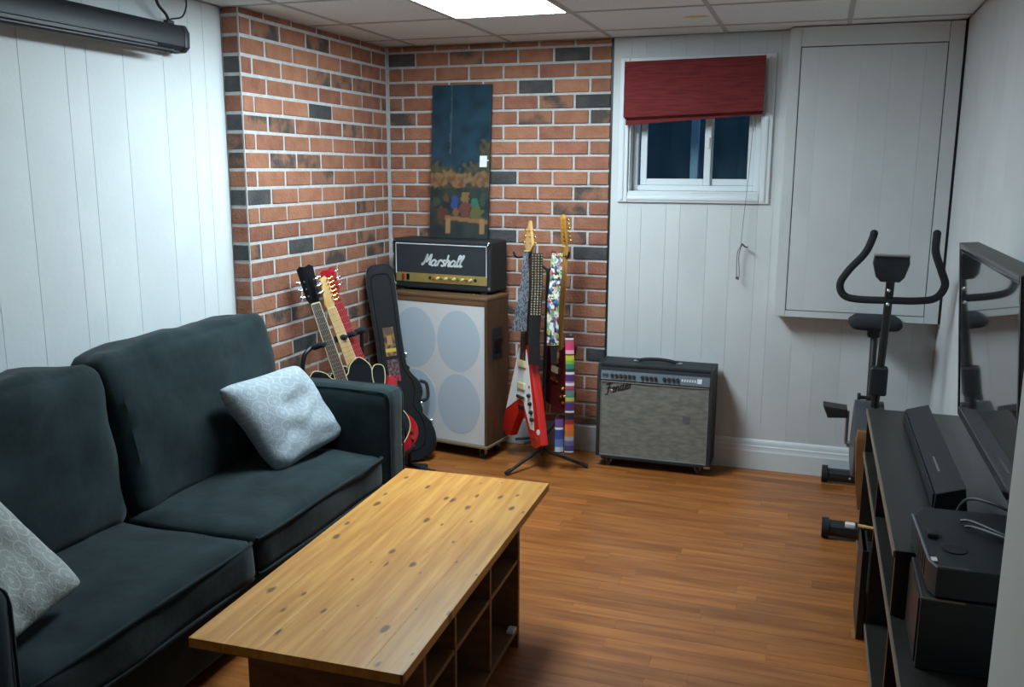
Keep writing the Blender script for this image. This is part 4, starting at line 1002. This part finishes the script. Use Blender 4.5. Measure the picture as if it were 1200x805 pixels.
G('console_top', MB().box((2.792,-.675,1.296),(2.948,-.60,1.303),.002), STEEL, cn)
tb('console_neck', [(cxb+.005,-.60,1.10),(cxb+.005,-.625,1.20)], .016, BLKM)
for z in (1.135,1.07): G('post_bolt', MB().sphere((cxb+.004,-.622,z),.009,10), CHROME)
hs = catmull([(0,-.20,.22),(0,-.26,.38),(0,-.38,.53),(0,-.50,.56),(0,-.62,.50),(0,-.70,.36),(0,-.66,.23),(0,-.45,.19)],5)
G('flywheel_housing', MB().prism([(p[1],p[2]) for p in hs],-.085,.045,M=Matrix(((0,1,0,cxb-.01),(1,0,0,0),(0,0,1,0),(0,0,0,1))),bev=.012), BIKEG)
G('copper_front_cover', MB().prism([(2.772,.43),(2.778,.475),(2.89,.475),(2.895,.43),(2.865,.22),(2.84,.085),(2.800,.085),(2.785,.22)],-.735,-.700,bev=.006), BIKEB)
ck = tb('crank', [(2.76,-.46,.33),(2.745,-.46,.33)], .016, STEEL)
tb('crank_arm', [(2.742,-.46,.33),(2.740,-.46,.37),(2.740,-.46,.50)], .008, STEEL, p=ck)
G('pedal', MB().prism([(2.620,.528),(2.735,.518),(2.738,.475),(2.645,.468)],-.51,-.40,bev=.005), BLKP)
tb('crank', [(2.90,-.46,.33),(2.93,-.46,.33),(2.95,-.46,.18)], .010, STEEL)
G('pedal', MB().box((2.955,-.51,.15),(3.06,-.40,.185),.006), BLKP)

# ================================================================== TV
tvM = Matrix.Translation((3.0,-2.22,1.44)) @ Matrix.Rotation(R(0),4,'Z') @ Matrix.Rotation(R(-4.5),4,'Y')
# local: x into the wall, y along the wall, z up; top edge at z=0
t = thing('television', 'flat black television on the right wall tilted down over the black stand', 'television', M=tvM)
TWd,THt = 1.03,.602
MB().box((.006,-TWd/2,-THt),(.045,TWd/2,0),.006).build('tv_body', BLKP, t)
bz = MB().box((0,-TWd/2,-THt),(.010,-TWd/2+.022,0),.003).box((0,TWd/2-.022,-THt),(.010,TWd/2,0),.003).box((0,-TWd/2+.022,-.024),(.010,TWd/2-.022,0),.003).box((0,-TWd/2+.022,-THt),(.010,TWd/2-.022,-THt+.035),.003)
bz.build('bezel', BLKG, t)
MB().box((.003,-TWd/2+.022,-THt+.035),(.006,TWd/2-.022,-.024)).build('screen', SCREENM, t)
MB().box((-.001,-TWd/2,-.001),(.060,TWd/2,.003),.0015).build('top_edge', mat('tv_top_grey',(.09,.085,.08),.5), t)
MB().box((.045,-.32,-.50),(.075,.32,-.08),.01).build('rear_bulge', BLKP, t)
MB().box((.075,-.10,-.42),(.128,.10,-.22),.004).build('wall_mount', BLKM, t)
MB().tube(catmull([(.06,.30,-.45),(.10,.34,-.55),(.09,.30,-.66),(.12,.20,-.74)],6,False),.004,6).build('power_cable', CABLE, t)

# ================================================================== TV STAND
t = thing('television_stand', 'long low black shelving unit under the television along the right wall', 'shelf unit', (2.98,-1.9,0))
G('stand_top', MB().box((2.792,-2.62,.648),(3.158,-1.05,.670),.002), STANDM)
G('edge_band', MB().box((2.788,-2.62,.649),(2.7925,-1.05,.669)), STANDE)
G('middle_shelf', MB().box((2.792,-3.05,.462),(3.158,-1.07,.480),.002), STANDM)
G('edge_band', MB().box((2.788,-3.05,.463),(2.7925,-1.07,.479)), STANDE)
G('bottom_shelf', MB().box((2.792,-3.05,.050),(3.158,-1.07,.070),.002), STANDM)
G('edge_band', MB().box((2.788,-3.05,.051),(2.7925,-1.07,.069)), STANDE)
for y0,y1,zz in ((-1.07,-1.05,.648),(-1.86,-1.84,.648),(-2.62,-2.60,.648),(-3.07,-3.05,.480)): G('upright', MB().box((2.794,y0,0),(3.156,y1,zz),.002), STANDM)
G('back_board', MB().box((3.148,-3.05,.07),(3.156,-1.07,.648)), STANDM)

t = thing('black_bin', 'slim black upright bin in front of the television stand holding a wooden stick', 'bin', (2.765,-1.70,0))
G('bin_wall', MB().box((2.764,-1.86,.0),(2.767,-1.60,.345),.001).box((2.781,-1.86,.0),(2.786,-1.60,.345),.001).box((2.767,-1.86,.0),(2.781,-1.855,.345)).box((2.767,-1.605,.0),(2.781,-1.60,.345)).box((2.767,-1.855,.0),(2.781,-1.605,.006)), BLKP)
o = MB().tube([(2.755,-1.64,.354),(2.835,-1.66,.354)],.0075,8).sphere((2.775,-1.64,.347),.009,10).build('wooden_stick', MAPLE)
tag(o, 'short pale wooden stick lying over the slim black bin', 'stick')

t = thing('subwoofer', 'black boxy speaker standing at the near end of the television stand', 'speaker', (2.97,-2.76,.48))
G('box', MB().box((2.832,-2.89,.4805),(3.14,-2.64,.668),.003), BLKP)
G('front_grille', MB().box((2.828,-2.875,.49),(2.833,-2.655,.658),.001), BLKM)
G('edge_strip', MB().box((2.831,-2.8915,.664),(2.93,-2.889,.669)), STANDE)

# soundbar / centre unit
t = thing('soundbar', 'long black soundbar on the stand under the television', 'soundbar', (2.98,-1.75,.67))
G('bar_body', MB().prism([(2.925,.671),(2.928,.722),(3.01,.748),(3.02,.671)],-2.26,-1.22,bev=.004), BLKP)
G('grille_face', MB().box((2.921,-2.25,.676),(2.9255,-1.23,.718),.001), BLKM)
G('sticker', MB().box((2.955,-2.06,.7315),(2.985,-1.90,.7325),M=Matrix()), STEEL)
G('led', MB().sphere((2.922,-1.98,.70),.003,8), WHITEP)

# receiver
t = thing('receiver', 'black ribbed electronics box with cables on top at the near end of the stand', 'receiver', (2.95,-2.68,.67))
z_=.6705
rc = [(2.838,-2.54),(2.868,-2.462),(3.12,-2.45),(3.12,-2.875),(2.925,-2.885),(2.862,-2.885),(2.848,-2.85)]
def hprism(out, z0, z1, bev=0.): return MB().prism([(x,y) for x,y in out], z0, z1, M=Matrix(((1,0,0,0),(0,0,1,0),(0,1,0,0),(0,0,0,1))), bev=bev)
G('receiver_body', hprism(rc, z_, .748, .005), BLKP)
G('lid_rim', MB().tube([(2.838,-2.54,.749),(2.848,-2.85,.749),(2.862,-2.885,.749),(2.93,-2.885,.749)],.004,6), mat('grey_rim',(.10,.12,.135),.4))
for i in range(7): G('vent_rib', MB().box((2.8395+i*.0008,-2.58-i*.035,.685),(2.8445+i*.0008,-2.565-i*.035,.735)), BLKM)
G('corner_light', MB().box((2.852,-2.855,.7485),(2.866,-2.83,.752),.001), PAPER)
G('lid_recess', MB().cyl((2.915,-2.76,.7482),(2.915,-2.76,.7505),.028,20), RUBBER)
G('lid_block', MB().box((2.858,-2.70,.748),(2.885,-2.66,.760),.003), BLKM)
for k,(pts) in enumerate(([(3.11,-2.70,.752),(3.04,-2.66,.765),(2.98,-2.58,.762),(2.955,-2.56,.754)],[(3.12,-2.74,.756),(3.05,-2.70,.768),(2.985,-2.62,.760),(2.96,-2.60,.754)],[(3.12,-2.52,.76),(3.05,-2.49,.785),(2.99,-2.42,.77),(2.97,-2.36,.70),(2.98,-2.34,.675)])):
    o = MB().tube(catmull(pts,6,False),.0045,6).build('cable', CABLE)
    tag(o, ['grey cable lying across the receiver lid, middle of three','grey cable lying across the receiver lid, nearest the camera','grey cable arching behind the receiver, farthest of three'][k], 'cable')
